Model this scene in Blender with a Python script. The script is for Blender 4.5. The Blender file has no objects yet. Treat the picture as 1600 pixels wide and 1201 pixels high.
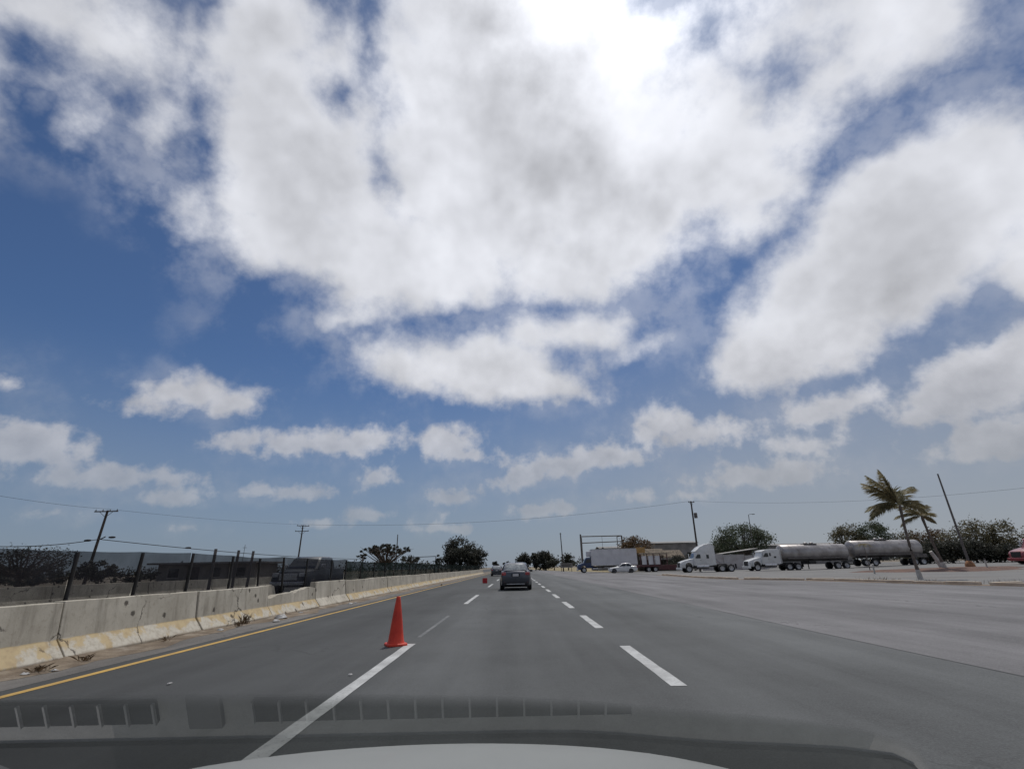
import bpy, bmesh, math, random
from mathutils import Vector, Matrix
random.seed(7)
R = math.radians
scene = bpy.context.scene
col = scene.collection

# ---------------------------------------------------------------- camera
CAM_H, PITCH, ROLL, FPX = 1.22, R(21.06), R(1.2), 740.0
fwd = Vector((0, math.cos(PITCH), math.sin(PITCH)))
up0 = Vector((0, -math.sin(PITCH), math.cos(PITCH)))
rt0 = Vector((1, 0, 0))
rt = rt0 * math.cos(ROLL) - up0 * math.sin(ROLL)
up = up0 * math.cos(ROLL) + rt0 * math.sin(ROLL)
cam = bpy.data.cameras.new('camera')
cam_o = bpy.data.objects.new('camera', cam)
col.objects.link(cam_o)
cam.sensor_width = 36.0
cam.lens = 36.0 * FPX / 1600.0
cam.clip_start = 0.02
cam.clip_end = 9000
m = Matrix((rt, up, -fwd)).transposed().to_4x4()
m.translation = (0, 0, CAM_H)
cam_o.matrix_world = m
scene.camera = cam_o

# ---------------------------------------------------------------- world, sun, exposure
SUN_AZ, SUN_EL = R(19), R(62)
sun_dir = Vector((math.sin(SUN_AZ) * math.cos(SUN_EL), math.cos(SUN_AZ) * math.cos(SUN_EL), math.sin(SUN_EL)))
sl = bpy.data.lights.new('sun', 'SUN')
sl.energy = 2.3
sl.angle = R(1.0)
sl.color = (1.0, 0.955, 0.89)
so = bpy.data.objects.new('sun', sl)
so.rotation_euler = (-sun_dir).to_track_quat('-Z', 'Y').to_euler()
so.location = (0, 0, 60)
col.objects.link(so)
scene.view_settings.view_transform = 'Standard'
scene.view_settings.look = 'None'
scene.view_settings.gamma = 1.0
scene.view_settings.exposure = 0.0
scene.view_settings.use_curve_mapping = False
scene.cycles.max_bounces = 6
scene.cycles.transparent_max_bounces = 16


class NT:
    """small helper round a node tree"""
    def __init__(self, tree):
        self.t = tree
        tree.nodes.clear()

    def n(self, kind, **kw):
        nd = self.t.nodes.new(kind)
        for k, v in kw.items():
            setattr(nd, k, v)
        return nd

    def put(self, sock, v):
        if v is None:
            return
        if isinstance(v, bpy.types.NodeSocket):
            self.t.links.new(v, sock)
        else:
            if sock.type == 'RGBA' and not isinstance(v, (int, float)) and len(v) == 3:
                v = (*v, 1.0)
            sock.default_value = v

    def math(self, op, a, b=None, c=None, clamp=False):
        nd = self.n('ShaderNodeMath', operation=op, use_clamp=clamp)
        for i, v in enumerate((a, b, c)):
            self.put(nd.inputs[i], v)
        return nd.outputs[0]

    def vec(self, op, a, b=None, c=None):
        nd = self.n('ShaderNodeVectorMath', operation=op)
        for i, v in enumerate((a, b, c)):
            if v is not None:
                if op == 'SCALE' and i == 1:
                    self.put(nd.inputs['Scale'], v)
                else:
                    self.put(nd.inputs[i], v)
        return nd.outputs['Value'] if op in ('LENGTH', 'DOT_PRODUCT', 'DISTANCE') else nd.outputs[0]

    def noise(self, v, scale, detail=4.0, rough=0.55, color=False, dist=0.0):
        nd = self.n('ShaderNodeTexNoise')
        self.put(nd.inputs['Vector'], v)
        nd.inputs['Scale'].default_value = scale
        nd.inputs['Detail'].default_value = detail
        nd.inputs['Roughness'].default_value = rough
        nd.inputs['Distortion'].default_value = dist
        return nd.outputs['Color' if color else 'Fac']

    def ss(self, v, a, b, lo=0.0, hi=1.0):
        nd = self.n('ShaderNodeMapRange', interpolation_type='SMOOTHSTEP')
        for s, x in zip(('Value', 'From Min', 'From Max', 'To Min', 'To Max'), (v, a, b, lo, hi)):
            self.put(nd.inputs[s], x)
        return nd.outputs[0]

    def mix(self, f, a, b, blend='MIX'):
        nd = self.n('ShaderNodeMix', data_type='RGBA', blend_type=blend)
        self.put(nd.inputs[0], f)
        self.put(nd.inputs[6], a)
        self.put(nd.inputs[7], b)
        return nd.outputs[2]

    def mixf(self, f, a, b):
        nd = self.n('ShaderNodeMix', data_type='FLOAT')
        self.put(nd.inputs[0], f)
        self.put(nd.inputs[2], a)
        self.put(nd.inputs[3], b)
        return nd.outputs[0]


world = bpy.data.worlds.new('World')
scene.world = world
world.use_nodes = True
w = NT(world.node_tree)
# azimuth, elevation, long radius, short radius, turn: all in degrees
CLOUDS = [(-22.91, 46.84, 22.65, 11.29, -168.9), (5.97, 48.05, 33.79, 14.71, 176.8), (-31.52, 36.52, 9.78, 6.71, -168.8), (-14.19, 35.97, 18.45, 6.72, -178.4), (9.59, 36.04, 14.92, 6.08, 178.0), (29.58, 43.25, 11.27, 9.01, 163.5), (-3.31, 58.68, 27.07, 7.77, -178.9), (30.57, 35.46, 6.72, 3.01, -173.1), (-53.5, 42.94, 10.64, 4.67, -152.5), (-52.15, 38.5, 2.39, 1.96, -125.7), (-45.48, 40.94, 3.01, 2.71, 77.1), (-36.0, 51.88, 11.29, 6.57, -162.6), (-60.18, 36.51, 5.81, 4.28, -118.1), (47.24, 45.87, 13.94, 6.1, 171.8), (37.89, 43.1, 8.49, 5.52, 172.0), (36.33, 52.02, 10.43, 4.53, 160.7), (53.48, 46.91, 7.32, 3.8, 168.2), (43.66, 28.09, 16.66, 7.59, -159.6), (32.68, 21.46, 8.73, 4.37, -169.0), (53.72, 30.94, 7.19, 5.82, 81.9), (37.55, 21.52, 6.89, 3.71, -160.1), (53.82, 23.51, 4.77, 3.7, 62.7), (46.91, 14.46, 6.84, 3.17, -163.5), (47.03, 9.42, 5.91, 1.89, -170.9), (51.26, 14.75, 4.24, 3.47, -169.6), (-4.99, 23.05, 14.2, 4.47, 177.1), (4.14, 20.97, 7.41, 2.94, 168.4), (7.88, 26.9, 11.46, 2.74, -177.2), (-14.81, 23.01, 5.16, 3.16, -175.8), (17.49, 24.36, 2.96, 1.19, -169.2), (-21.58, 27.61, 3.47, 0.79, -164.4), (-35.82, 16.88, 5.1, 1.67, -170.3), (-32.82, 16.44, 2.47, 1.59, -172.9), (-39.66, 15.92, 2.26, 0.79, -156.6), (-46.32, 10.64, 4.6, 1.78, 176.4), (-41.95, 8.26, 4.31, 1.02, -170.7), (-35.54, 6.97, 2.42, 0.91, -172.8), (-37.36, 8.88, 5.01, 0.83, -179.8), (-22.71, 13.41, 8.84, 1.63, -176.0), (-29.8, 13.07, 2.58, 0.99, 176.2), (-17.46, 13.88, 4.48, 1.61, -171.3), (-8.03, 14.04, 4.05, 2.12, -179.6), (-5.66, 12.54, 4.67, 1.05, 174.2), (-15.89, 9.95, 2.08, 1.08, -179.6), (-28.38, 8.07, 2.03, 0.78, -178.1), (-23.69, 8.01, 3.09, 0.74, -178.1), (-8.21, 7.73, 3.72, 0.73, -176.2), (7.94, 11.61, 8.83, 1.42, -173.0), (2.08, 9.96, 4.62, 1.04, -171.9), (12.17, 12.12, 4.49, 1.04, 176.4), (18.11, 15.18, 3.29, 2.19, -174.3), (23.54, 13.69, 4.17, 1.41, 173.4), (19.35, 13.73, 4.68, 1.01, 174.3), (33.72, 14.14, 5.5, 1.52, -171.8), (31.85, 10.95, 3.49, 1.08, -176.1), (27.47, 8.56, 7.64, 1.45, 178.9), (30.05, 9.41, 3.55, 0.9, -177.4), (14.81, 7.38, 2.7, 0.64, 177.1), (-16.75, 5.84, 2.49, 0.62, -179.8), (-21.68, 4.9, 1.56, 0.53, 179.9), (-33.75, 4.17, 0.88, 0.3, -179.8), (-43.12, 5.1, 1.71, 0.37, -177.4), (3.45, 6.25, 3.9, 1.01, -177.6), (-8.52, 5.86, 0.88, 0.36, 179.3), (-48.95, 15.29, 0.85, 0.72, -133.9), (-8.46, 4.23, 3.28, 0.49, 179.4), (20.09, 6.92, 2.36, 0.55, -177.3), (-1.76, 11.76, 1.4, 0.6, 179.1)]
GAPS = [(-23.96, 49.58, 1.85, 1.58, -171.5), (-23.55, 55.14, 3.11, 0.78, 113.4), (-46.6, 48.53, 1.92, 0.75, 114.2), (-49.59, 40.83, 2.27, 1.07, -140.1), (-55.93, 40.48, 1.25, 0.66, -163.5), (32.59, 52.78, 2.6, 1.35, 19.1), (37.03, 47.86, 3.0, 0.75, 165.3), (-43.41, 45.93, 3.86, 0.59, 111.4)]
tc = w.n('ShaderNodeTexCoord')
d = w.vec('NORMALIZE', tc.outputs['Generated'])
sx = w.n('ShaderNodeSeparateXYZ')
w.put(sx.inputs[0], d)
X, Y, Z = sx.outputs
az = w.math('ARCTAN2', X, Y)
el = w.math('ARCSINE', Z)
s = w.ss(el, 0.0, 0.92, 0.10, 1.0)                 # clouds look smaller towards the horizon
c1 = w.vec('SUBTRACT', w.noise(d, 5.0, 3.0, 0.5, color=True), (0.5, 0.5, 0.5))
c2 = w.vec('SUBTRACT', w.noise(d, 21.0, 4.0, 0.6, color=True), (0.5, 0.5, 0.5))
warp = w.vec('ADD', w.vec('SCALE', c1, w.math('MULTIPLY', s, 0.11)), w.vec('SCALE', c2, w.math('MULTIPLY', s, 0.055)))
cmb = w.n('ShaderNodeCombineXYZ')
w.put(cmb.inputs[0], az)
w.put(cmb.inputs[1], el)
p = w.vec('ADD', cmb.outputs[0], w.vec('MULTIPLY', warp, (1, 0.8, 0)))


sp = w.n('ShaderNodeSeparateXYZ')
w.put(sp.inputs[0], p)


def ellipse(e, prev):
    a, b, ra, rb, rot = [R(v) for v in e]
    cb = w.n('ShaderNodeCombineXYZ')               # prev rides along (scaled to nothing) so that the nodes run one after another
    w.put(cb.inputs[0], sp.outputs[0])
    w.put(cb.inputs[1], sp.outputs[1])
    w.put(cb.inputs[2], prev)
    mp = w.n('ShaderNodeMapping', vector_type='TEXTURE')
    w.put(mp.inputs['Vector'], cb.outputs[0])
    mp.inputs['Location'].default_value = (a, b, 0)
    mp.inputs['Rotation'].default_value = (0, 0, rot)
    mp.inputs['Scale'].default_value = (ra, rb, 1e7)
    ln = w.vec('LENGTH', mp.outputs[0])
    return w.math('MULTIPLY_ADD', ln, rb, -rb)


F = 2.0
for e in CLOUDS:
    F = w.math('SMOOTH_MIN', F, ellipse(e, F), 0.02)
for e in GAPS:
    f = w.math('MULTIPLY', ellipse(e, F), -1.0)
    F = w.math('SMOOTH_MAX', F, f, 0.02)
# beyond the traced part of the sky the same broken cumulus goes on
flat = w.n('ShaderNodeCombineXYZ')
zz = w.math('ADD', w.math('ABSOLUTE', Z), 0.22)
w.put(flat.inputs[0], w.math('DIVIDE', X, zz))
w.put(flat.inputs[1], w.math('DIVIDE', Y, zz))
gen = w.math('MULTIPLY', w.math('SUBTRACT', 0.50, w.noise(flat.outputs[0], 1.5, 2.0, 0.5)), 0.9)
inside = w.ss(w.vec('DOT_PRODUCT', d, tuple(fwd)), 0.52, 0.60, 0.0, 1.0)
F = w.math('MINIMUM', F, w.math('ADD', gen, inside))
kA, kB = 7.5, 26.0
lowmix = w.ss(el, 0.15, 0.5, 1.0, 0.0)


def fbm(v):
    return w.mixf(lowmix, w.noise(v, kA, 8.0, 0.58), w.noise(v, kB, 6.0, 0.57))


N = fbm(d)
soft = w.noise(d, 6.0, 3.0, 0.5)
soft2 = w.noise(w.vec('ADD', d, tuple(sun_dir * 0.06)), 6.0, 3.0, 0.5)
D = w.math('ADD', w.math('MULTIPLY', F, -1.0), w.math('MULTIPLY', w.math('SUBTRACT', N, 0.5), w.math('MULTIPLY', s, w.mixf(lowmix, 0.24, 0.36))))
D = w.math('ADD', D, w.math('MULTIPLY', s, 0.026))
alpha = w.ss(D, w.math('MULTIPLY', s, -0.012), w.math('MULTIPLY', s, 0.095))
alpha = w.math('MULTIPLY', alpha, w.ss(el, 0.03, 0.42, 0.26, 1.0))
# thin veil round the big clouds
veil = w.ss(D, w.math('MULTIPLY', s, -0.14), w.math('MULTIPLY', s, 0.06), 0.0, 0.36)
veil = w.math('MULTIPLY', veil, w.ss(w.noise(d, 9.0, 5.0, 0.6), 0.42, 0.66))
veil = w.math('MULTIPLY', veil, w.ss(el, 0.15, 0.5, 0.35, 1.0))
alpha = w.math('MAXIMUM', alpha, veil)
thick = w.ss(D, w.math('MULTIPLY', s, 0.03), w.math('MULTIPLY', s, 0.24))
cosun = w.vec('DOT_PRODUCT', d, tuple(sun_dir))
glow = w.math('POWER', w.math('MAXIMUM', cosun, 0.0), 60.0)
wide = w.math('POWER', w.math('MAXIMUM', cosun, 0.0), 5.0)
relief = w.math('MULTIPLY', w.math('SUBTRACT', soft, soft2), 0.55)
big = w.noise(d, 4.2, 4.0, 0.55)
core = w.mixf(w.ss(big, 0.36, 0.64), 0.55, 0.73)
lum = w.mixf(thick, w.mixf(wide, 0.66, 0.86), w.math('ADD', core, w.math('MULTIPLY', wide, 0.0)))
lum = w.math('ADD', lum, relief)
fine = w.noise(d, 24.0, 4.0, 0.55)
fine2 = w.noise(w.vec('ADD', d, tuple(sun_dir * 0.02)), 24.0, 4.0, 0.55)
lum = w.math('ADD', lum, w.math('MULTIPLY', w.math('SUBTRACT', fine, fine2), w.mixf(lowmix, 0.06, 0.30)))
lum = w.math('ADD', lum, w.math('MULTIPLY', glow, w.mixf(thick, 0.75, 0.03)))
lum = w.math('MULTIPLY', lum, w.ss(el, 0.05, 0.55, 0.84, 1.02))
lum = w.math('MAXIMUM', lum, 0.3)
tint = w.mix(w.ss(el, 0.0, 0.45), (1.0, 0.945, 0.905), (0.955, 0.975, 1.045))
ccol = w.vec('SCALE', tint, w.math('MULTIPLY', lum, 10.0))
sky = w.n('ShaderNodeTexSky', sky_type='NISHITA', sun_disc=False)
sky.sun_elevation = SUN_EL
sky.sun_rotation = SUN_AZ
sky.altitude = 0
sky.air_density = 1.0
sky.dust_density = 0.6
sky.ozone_density = 2.0
base = w.mix(1.0, sky.outputs[0], (0.365, 0.465, 0.60), 'MULTIPLY')
# dust near the ground: paler low down and towards the sun's side
side = w.ss(X, -0.45, 0.65)
hz = w.math('MULTIPLY', w.ss(el, 0.0, w.mixf(side, 0.40, 0.58), 0.85, 0.0), w.mixf(side, 0.85, 1.0))
base = w.mix(hz, base, w.mix(side, (2.2, 2.65, 3.45), (3.2, 3.4, 3.75)))
out = w.mix(alpha, base, ccol)
bg = w.n('ShaderNodeBackground')
w.put(bg.inputs['Color'], out)
bg.inputs['Strength'].default_value = 0.10
wo = w.n('ShaderNodeOutputWorld')
w.put(wo.inputs['Surface'], bg.outputs[0])
world.cycles.sampling_method = 'MANUAL'
world.cycles.sample_map_resolution = 512


# ================================================================ helpers
def tag(o, label=None, cat=None, group=None, kind=None):
    for k, v in (('label', label), ('category', cat), ('group', group), ('kind', kind)):
        if v:
            o[k] = v
    return o


def empty(name, loc=(0, 0, 0), rz=0.0, parent=None):
    o = bpy.data.objects.new(name, None)
    o.empty_display_size = 0.2
    col.objects.link(o)
    o.location = loc
    o.rotation_euler = (0, 0, rz)
    o.parent = parent
    return o


def thing(name, label, cat, loc=(0, 0, 0), rz=0.0, group=None):
    return tag(empty(name, loc, rz), label, cat, group)


def copy_tree(o, parent=None):
    c = o.copy()
    col.objects.link(c)
    c.parent = parent
    for ch in list(o.children):
        copy_tree(ch, c)
    return c


def at(px, py, dist):
    """the point in the place seen at a pixel of the 1600 wide photograph, dist metres ahead"""
    v = fwd * FPX + rt * (px - 800) + up * (600.5 - py)
    return Vector((0, 0, CAM_H)) + v * (dist / v.y)


class MB:
    def __init__(self):
        self.v, self.f = [], []

    def add(self, vs, fs):
        k = len(self.v)
        self.v += [tuple(q) for q in vs]
        self.f += [tuple(i + k for i in q) for q in fs]
        return self

    def box(self, c, sz, rot=None):
        x, y, z = (q / 2 for q in sz)
        vs = [Vector((a * x, b * y, e * z)) for e in (-1, 1) for b in (-1, 1) for a in (-1, 1)]
        if rot:
            vs = [rot @ q for q in vs]
        c = Vector(c)
        return self.add([q + c for q in vs], [(0, 2, 3, 1), (4, 5, 7, 6), (0, 1, 5, 4), (2, 6, 7, 3), (0, 4, 6, 2), (1, 3, 7, 5)])

    def cyl(self, p0, p1, r0, r1=None, n=10, cap=True):
        r1 = r0 if r1 is None else r1
        p0, p1 = Vector(p0), Vector(p1)
        q = (p1 - p0).to_track_quat('Z', 'Y')
        ring = lambda pp, r: [pp + q @ Vector((r * math.cos(2 * math.pi * i / n), r * math.sin(2 * math.pi * i / n), 0)) for i in range(n)]
        fs = [(i, (i + 1) % n, n + (i + 1) % n, n + i) for i in range(n)]
        if cap:
            fs += [tuple(reversed(range(n))), tuple(range(n, 2 * n))]
        return self.add(ring(p0, r0) + ring(p1, r1), fs)

    def tube(self, pts, rads, n=6):
        pts = [Vector(q) for q in pts]
        if not hasattr(rads, '__len__'):
            rads = [rads] * len(pts)
        vs = []
        for i, pp in enumerate(pts):
            t = pts[min(i + 1, len(pts) - 1)] - pts[max(i - 1, 0)]
            q = t.to_track_quat('Z', 'Y')
            vs += [pp + q @ Vector((rads[i] * math.cos(2 * math.pi * k / n), rads[i] * math.sin(2 * math.pi * k / n), 0)) for k in range(n)]
        fs = [(i * n + k, i * n + (k + 1) % n, (i + 1) * n + (k + 1) % n, (i + 1) * n + k) for i in range(len(pts) - 1) for k in range(n)]
        fs += [tuple(reversed(range(n))), tuple(range((len(pts) - 1) * n, len(pts) * n))]
        return self.add(vs, fs)

    def prism(self, poly, y0, y1, axis='y', inset=0.0):
        """outline in (x, z) pushed from y0 to y1 (axis y), or outline in (y, z) pushed along x"""
        n = len(poly)
        mk = (lambda a, b, t: (a, t, b)) if axis == 'y' else ((lambda a, b, t: (t, a, b)) if axis == 'x' else (lambda a, b, t: (a, b, t)))
        vs = [mk(a, b, y0) for a, b in poly] + [mk(a, b, y1) for a, b in poly]
        fs = [(i, (i + 1) % n, n + (i + 1) % n, n + i) for i in range(n)] + [tuple(reversed(range(n))), tuple(range(n, 2 * n))]
        return self.add(vs, fs)

    def loft(self, rings, cap=True, closed=True):
        n = len(rings[0])
        vs = [q for r_ in rings for q in r_]
        fs = []
        for i in range(len(rings) - 1):
            for k in range(n if closed else n - 1):
                fs.append((i * n + k, i * n + (k + 1) % n, (i + 1) * n + (k + 1) % n, (i + 1) * n + k))
        if cap:
            fs += [tuple(reversed(range(n))), tuple(range((len(rings) - 1) * n, len(rings) * n))]
        return self.add(vs, fs)

    def lathe(self, prof, c=(0, 0, 0), n=20, axis='z'):
        rings = []
        for r_, h in prof:
            ring = []
            for i in range(n):
                a = 2 * math.pi * i / n
                u_, v_ = r_ * math.cos(a), r_ * math.sin(a)
                q = (u_, v_, h) if axis == 'z' else ((u_, h, v_) if axis == 'y' else (h, u_, v_))
                ring.append((q[0] + c[0], q[1] + c[1], q[2] + c[2]))
            rings.append(ring)
        return self.loft(rings)

    def quad(self, a, b, c, e):
        return self.add([a, b, c, e], [(0, 1, 2, 3)])

    def build(self, name, mat, parent=None, smooth=None, bevel=0.0, fix=True, loc=None):
        me = bpy.data.meshes.new(name)
        me.from_pydata(self.v, [], self.f)
        if fix or bevel or smooth is not None:
            bm = bmesh.new()
            bm.from_mesh(me)
            if fix:
                bmesh.ops.recalc_face_normals(bm, faces=bm.faces)
            if bevel:
                es = [e for e in bm.edges if len(e.link_faces) == 2 and e.calc_face_angle() > 0.5]
                bmesh.ops.bevel(bm, geom=es, offset=bevel, segments=2, profile=0.5, affect='EDGES', clamp_overlap=True)
            if smooth is not None:
                lim = R(smooth)
                for f_ in bm.faces:
                    f_.smooth = True
                for e in bm.edges:
                    e.smooth = not (len(e.link_faces) == 2 and e.calc_face_angle() > lim)
            bm.to_mesh(me)
            bm.free()
        me.materials.append(mat)
        o = bpy.data.objects.new(name, me)
        col.objects.link(o)
        o.parent = parent
        if loc:
            o.location = loc
        return o


def smoothstep(a, b, v):
    t = min(1, max(0, (v - a) / (b - a)))
    return t * t * (3 - 2 * t)


# ================================================================ materials
def material(name, c1, c2=None, rough=0.6, metal=0.0, scale=4.0, detail=5.0, bump=0.0, bscale=None, coat=0.0, lo=0.35, hi=0.65, spec=0.5, dirt=None, coords='Object'):
    mt = bpy.data.materials.new(name)
    mt.use_nodes = True
    t = NT(mt.node_tree)
    b = t.n('ShaderNodeBsdfPrincipled')
    o = t.n('ShaderNodeOutputMaterial')
    t.put(o.inputs['Surface'], b.outputs[0])
    v = t.n('ShaderNodeTexCoord').outputs[coords]
    c2 = c2 or tuple(q * 0.78 for q in c1)
    n1 = t.noise(v, scale, detail, 0.6)
    colr = t.mix(t.ss(n1, lo, hi), c2, c1)
    if dirt:
        colr = t.mix(t.ss(t.noise(v, dirt[1], 6.0, 0.65), 0.5, 0.75, 0.0, dirt[2]), colr, dirt[0])
    t.put(b.inputs['Base Color'], colr)
    t.put(b.inputs['Roughness'], t.math('ADD', rough, t.math('MULTIPLY', t.math('SUBTRACT', n1, 0.5), 0.15)))
    b.inputs['Metallic'].default_value = metal
    b.inputs['Specular IOR Level'].default_value = spec
    b.inputs['Coat Weight'].default_value = coat
    b.inputs['Coat Roughness'].default_value = 0.08
    if bump:
        bp = t.n('ShaderNodeBump')
        bp.inputs['Strength'].default_value = bump
        bp.inputs['Distance'].default_value = 0.02
        t.put(bp.inputs['Height'], t.noise(v, bscale or scale * 8, 4.0, 0.6))
        t.put(b.inputs['Normal'], bp.outputs[0])
    mt['bsdf'] = b.name
    return mt


M = {}
M['soil'] = material('soil', (0.20, 0.165, 0.12), (0.11, 0.09, 0.065), 0.95, scale=0.35, detail=9, bump=0.4, bscale=6)
M['drygrass'] = material('dry_grass', (0.30, 0.24, 0.13), (0.17, 0.14, 0.07), 0.95, scale=2.0)
M['yard'] = material('yard', (0.185, 0.182, 0.175), (0.135, 0.133, 0.13), 0.9, scale=0.25, detail=9, bump=0.3, bscale=7, dirt=((0.14, 0.115, 0.09), 0.12, 0.5))
M['redsoil'] = material('red_soil', (0.15, 0.085, 0.06), (0.095, 0.055, 0.042), 0.95, scale=1.6, detail=8, bump=0.6)
M['kerb'] = material('kerb_paint', (0.62, 0.54, 0.44), (0.44, 0.35, 0.26), 0.85, scale=1.2, detail=7, bump=0.3, dirt=((0.35, 0.24, 0.10), 0.9, 0.7))
M['line'] = material('white_line', (0.50, 0.51, 0.50), (0.34, 0.345, 0.34), 0.8, scale=2.2, detail=9, dirt=((0.17, 0.17, 0.17), 26.0, 0.8))
M['yellow'] = material('yellow_line', (0.50, 0.315, 0.07), (0.40, 0.25, 0.065), 0.8, scale=1.4, detail=9, dirt=((0.17, 0.14, 0.10), 14.0, 0.75))
M['black'] = material('rubber', (0.018, 0.018, 0.019), None, 0.85)
M['darkmetal'] = material('dark_metal', (0.035, 0.034, 0.034), (0.022, 0.021, 0.02), 0.6, 0.3, dirt=((0.09, 0.06, 0.04), 5.0, 0.5))
M['white'] = material('white_paint', (0.66, 0.66, 0.65), (0.58, 0.58, 0.57), 0.35, coat=0.4, scale=2, dirt=((0.36, 0.33, 0.28), 1.3, 0.35))
M['whitebox'] = material('white_panel', (0.62, 0.61, 0.62), (0.54, 0.53, 0.54), 0.55, scale=1.0, dirt=((0.38, 0.34, 0.31), 0.7, 0.45))
M['blue'] = material('blue_paint', (0.022, 0.05, 0.13), (0.016, 0.035, 0.09), 0.4, coat=0.5, dirt=((0.09, 0.085, 0.08), 2.0, 0.35))
M['navy'] = material('dark_blue_paint', (0.022, 0.032, 0.045), (0.016, 0.023, 0.032), 0.5, coat=0.3)
M['grey'] = material('grey_car_paint', (0.055, 0.062, 0.078), (0.046, 0.052, 0.066), 0.32, 0.45, coat=0.8, dirt=((0.12, 0.11, 0.10), 1.2, 0.25))
M['redpaint'] = material('red_paint', (0.27, 0.03, 0.035), (0.2, 0.022, 0.028), 0.35, coat=0.6)
M['maroon'] = material('maroon_paint', (0.09, 0.028, 0.03), (0.06, 0.02, 0.022), 0.65, dirt=((0.12, 0.09, 0.07), 2.0, 0.5))
M['glass'] = material('tinted_glass', (0.012, 0.014, 0.016), (0.012, 0.014, 0.016), 0.08, spec=0.7)
M['rearglass'] = material('rear_glass', (0.26, 0.28, 0.27), (0.14, 0.15, 0.15), 0.12, spec=1.0)  # pale base colour paints the sky's reflection into the rear window
M['lamp'] = material('lamp_glass', (0.55, 0.56, 0.58), None, 0.15, coat=0.8)
M['tail'] = material('tail_lamp', (0.36, 0.025, 0.03), (0.22, 0.015, 0.02), 0.2, coat=1.0)
M['amber'] = material('amber_lamp', (0.55, 0.2, 0.03), None, 0.25)
M['chrome'] = material('bright_metal', (0.55, 0.55, 0.56), (0.42, 0.42, 0.43), 0.28, 0.9, dirt=((0.25, 0.22, 0.19), 1.5, 0.4))
M['tank'] = material('tank_steel', (0.42, 0.40, 0.39), (0.28, 0.26, 0.25), 0.42, 0.45, scale=0.9, detail=7, dirt=((0.14, 0.105, 0.085), 0.7, 0.85))
M['rim'] = material('rim_metal', (0.6, 0.6, 0.6), (0.4, 0.39, 0.38), 0.5, 0.1, scale=6)
M['wood'] = material('weathered_wood', (0.075, 0.06, 0.05), (0.04, 0.032, 0.028), 0.9, scale=3, bump=0.4)
M['postgrey'] = material('grey_post', (0.15, 0.135, 0.125), (0.09, 0.08, 0.075), 0.8, scale=3)
M['limewash'] = material('limewash', (0.5, 0.48, 0.45), (0.36, 0.34, 0.31), 0.9, scale=3)
M['bark'] = material('bark', (0.11, 0.085, 0.065), (0.06, 0.047, 0.037), 0.95, scale=5, bump=0.6)
M['palmbark'] = material('palm_bark', (0.16, 0.13, 0.11), (0.09, 0.072, 0.06), 0.95, scale=6, bump=0.6)
M['wall'] = material('whitewashed_wall', (0.47, 0.455, 0.45), (0.36, 0.34, 0.33), 0.9, scale=0.8, bump=0.2, dirt=((0.17, 0.085, 0.07), 1.5, 0.6))
M['plaster'] = material('grey_plaster', (0.26, 0.245, 0.23), (0.18, 0.17, 0.16), 0.9, scale=0.7)
M['roofgrey'] = material('sheet_roof', (0.20, 0.195, 0.19), (0.13, 0.125, 0.12), 0.7, scale=0.9)
M['thatch'] = material('palm_thatch', (0.27, 0.225, 0.17), (0.15, 0.12, 0.09), 0.95, scale=6, bump=0.8, bscale=20)
M['board'] = material('sign_board', (0.42, 0.26, 0.10), (0.32, 0.19, 0.07), 0.8)
M['wire'] = material('cable', (0.03, 0.03, 0.032), None, 0.8)
M['paper'] = material('litter', (0.5, 0.5, 0.49), (0.3, 0.29, 0.28), 0.9)
M['cone'] = material('cone_plastic', (0.66, 0.062, 0.032), (0.53, 0.042, 0.024), 0.5, scale=3.0, detail=7, spec=0.3, dirt=((0.16, 0.04, 0.03), 5.0, 0.55))
M['conefar'] = material('faded_cone_plastic', (0.46, 0.022, 0.025), (0.36, 0.018, 0.02), 0.6)


def leafmat(name, c1, c2):
    mt = bpy.data.materials.new(name)
    mt.use_nodes = True
    t = NT(mt.node_tree)
    o = t.n('ShaderNodeOutputMaterial')
    v = t.n('ShaderNodeTexCoord').outputs['Object']
    c = t.mix(t.ss(t.noise(v, 1.1, 5.0, 0.6), 0.35, 0.66), c2, c1)
    b = t.n('ShaderNodeBsdfPrincipled')
    t.put(b.inputs['Base Color'], c)
    b.inputs['Roughness'].default_value = 0.6
    b.inputs['Specular IOR Level'].default_value = 0.25
    tr = t.n('ShaderNodeBsdfTranslucent')
    t.put(tr.inputs['Color'], c)
    mx = t.n('ShaderNodeMixShader')
    mx.inputs[0].default_value = 0.3
    t.put(mx.inputs[1], b.outputs[0])
    t.put(mx.inputs[2], tr.outputs[0])
    t.put(o.inputs['Surface'], mx.outputs[0])
    return mt


M['leaf'] = leafmat('leaf_green', (0.105, 0.125, 0.07), (0.045, 0.056, 0.034))
M['leafdark'] = leafmat('leaf_dark', (0.068, 0.068, 0.050), (0.03, 0.033, 0.026))
M['leafdry'] = leafmat('leaf_dry', (0.16, 0.105, 0.055), (0.075, 0.05, 0.03))
M['leafolive'] = leafmat('leaf_olive', (0.17, 0.15, 0.08), (0.075, 0.068, 0.04))
M['frond'] = leafmat('palm_frond', (0.40, 0.34, 0.20), (0.20, 0.18, 0.095))


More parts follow.
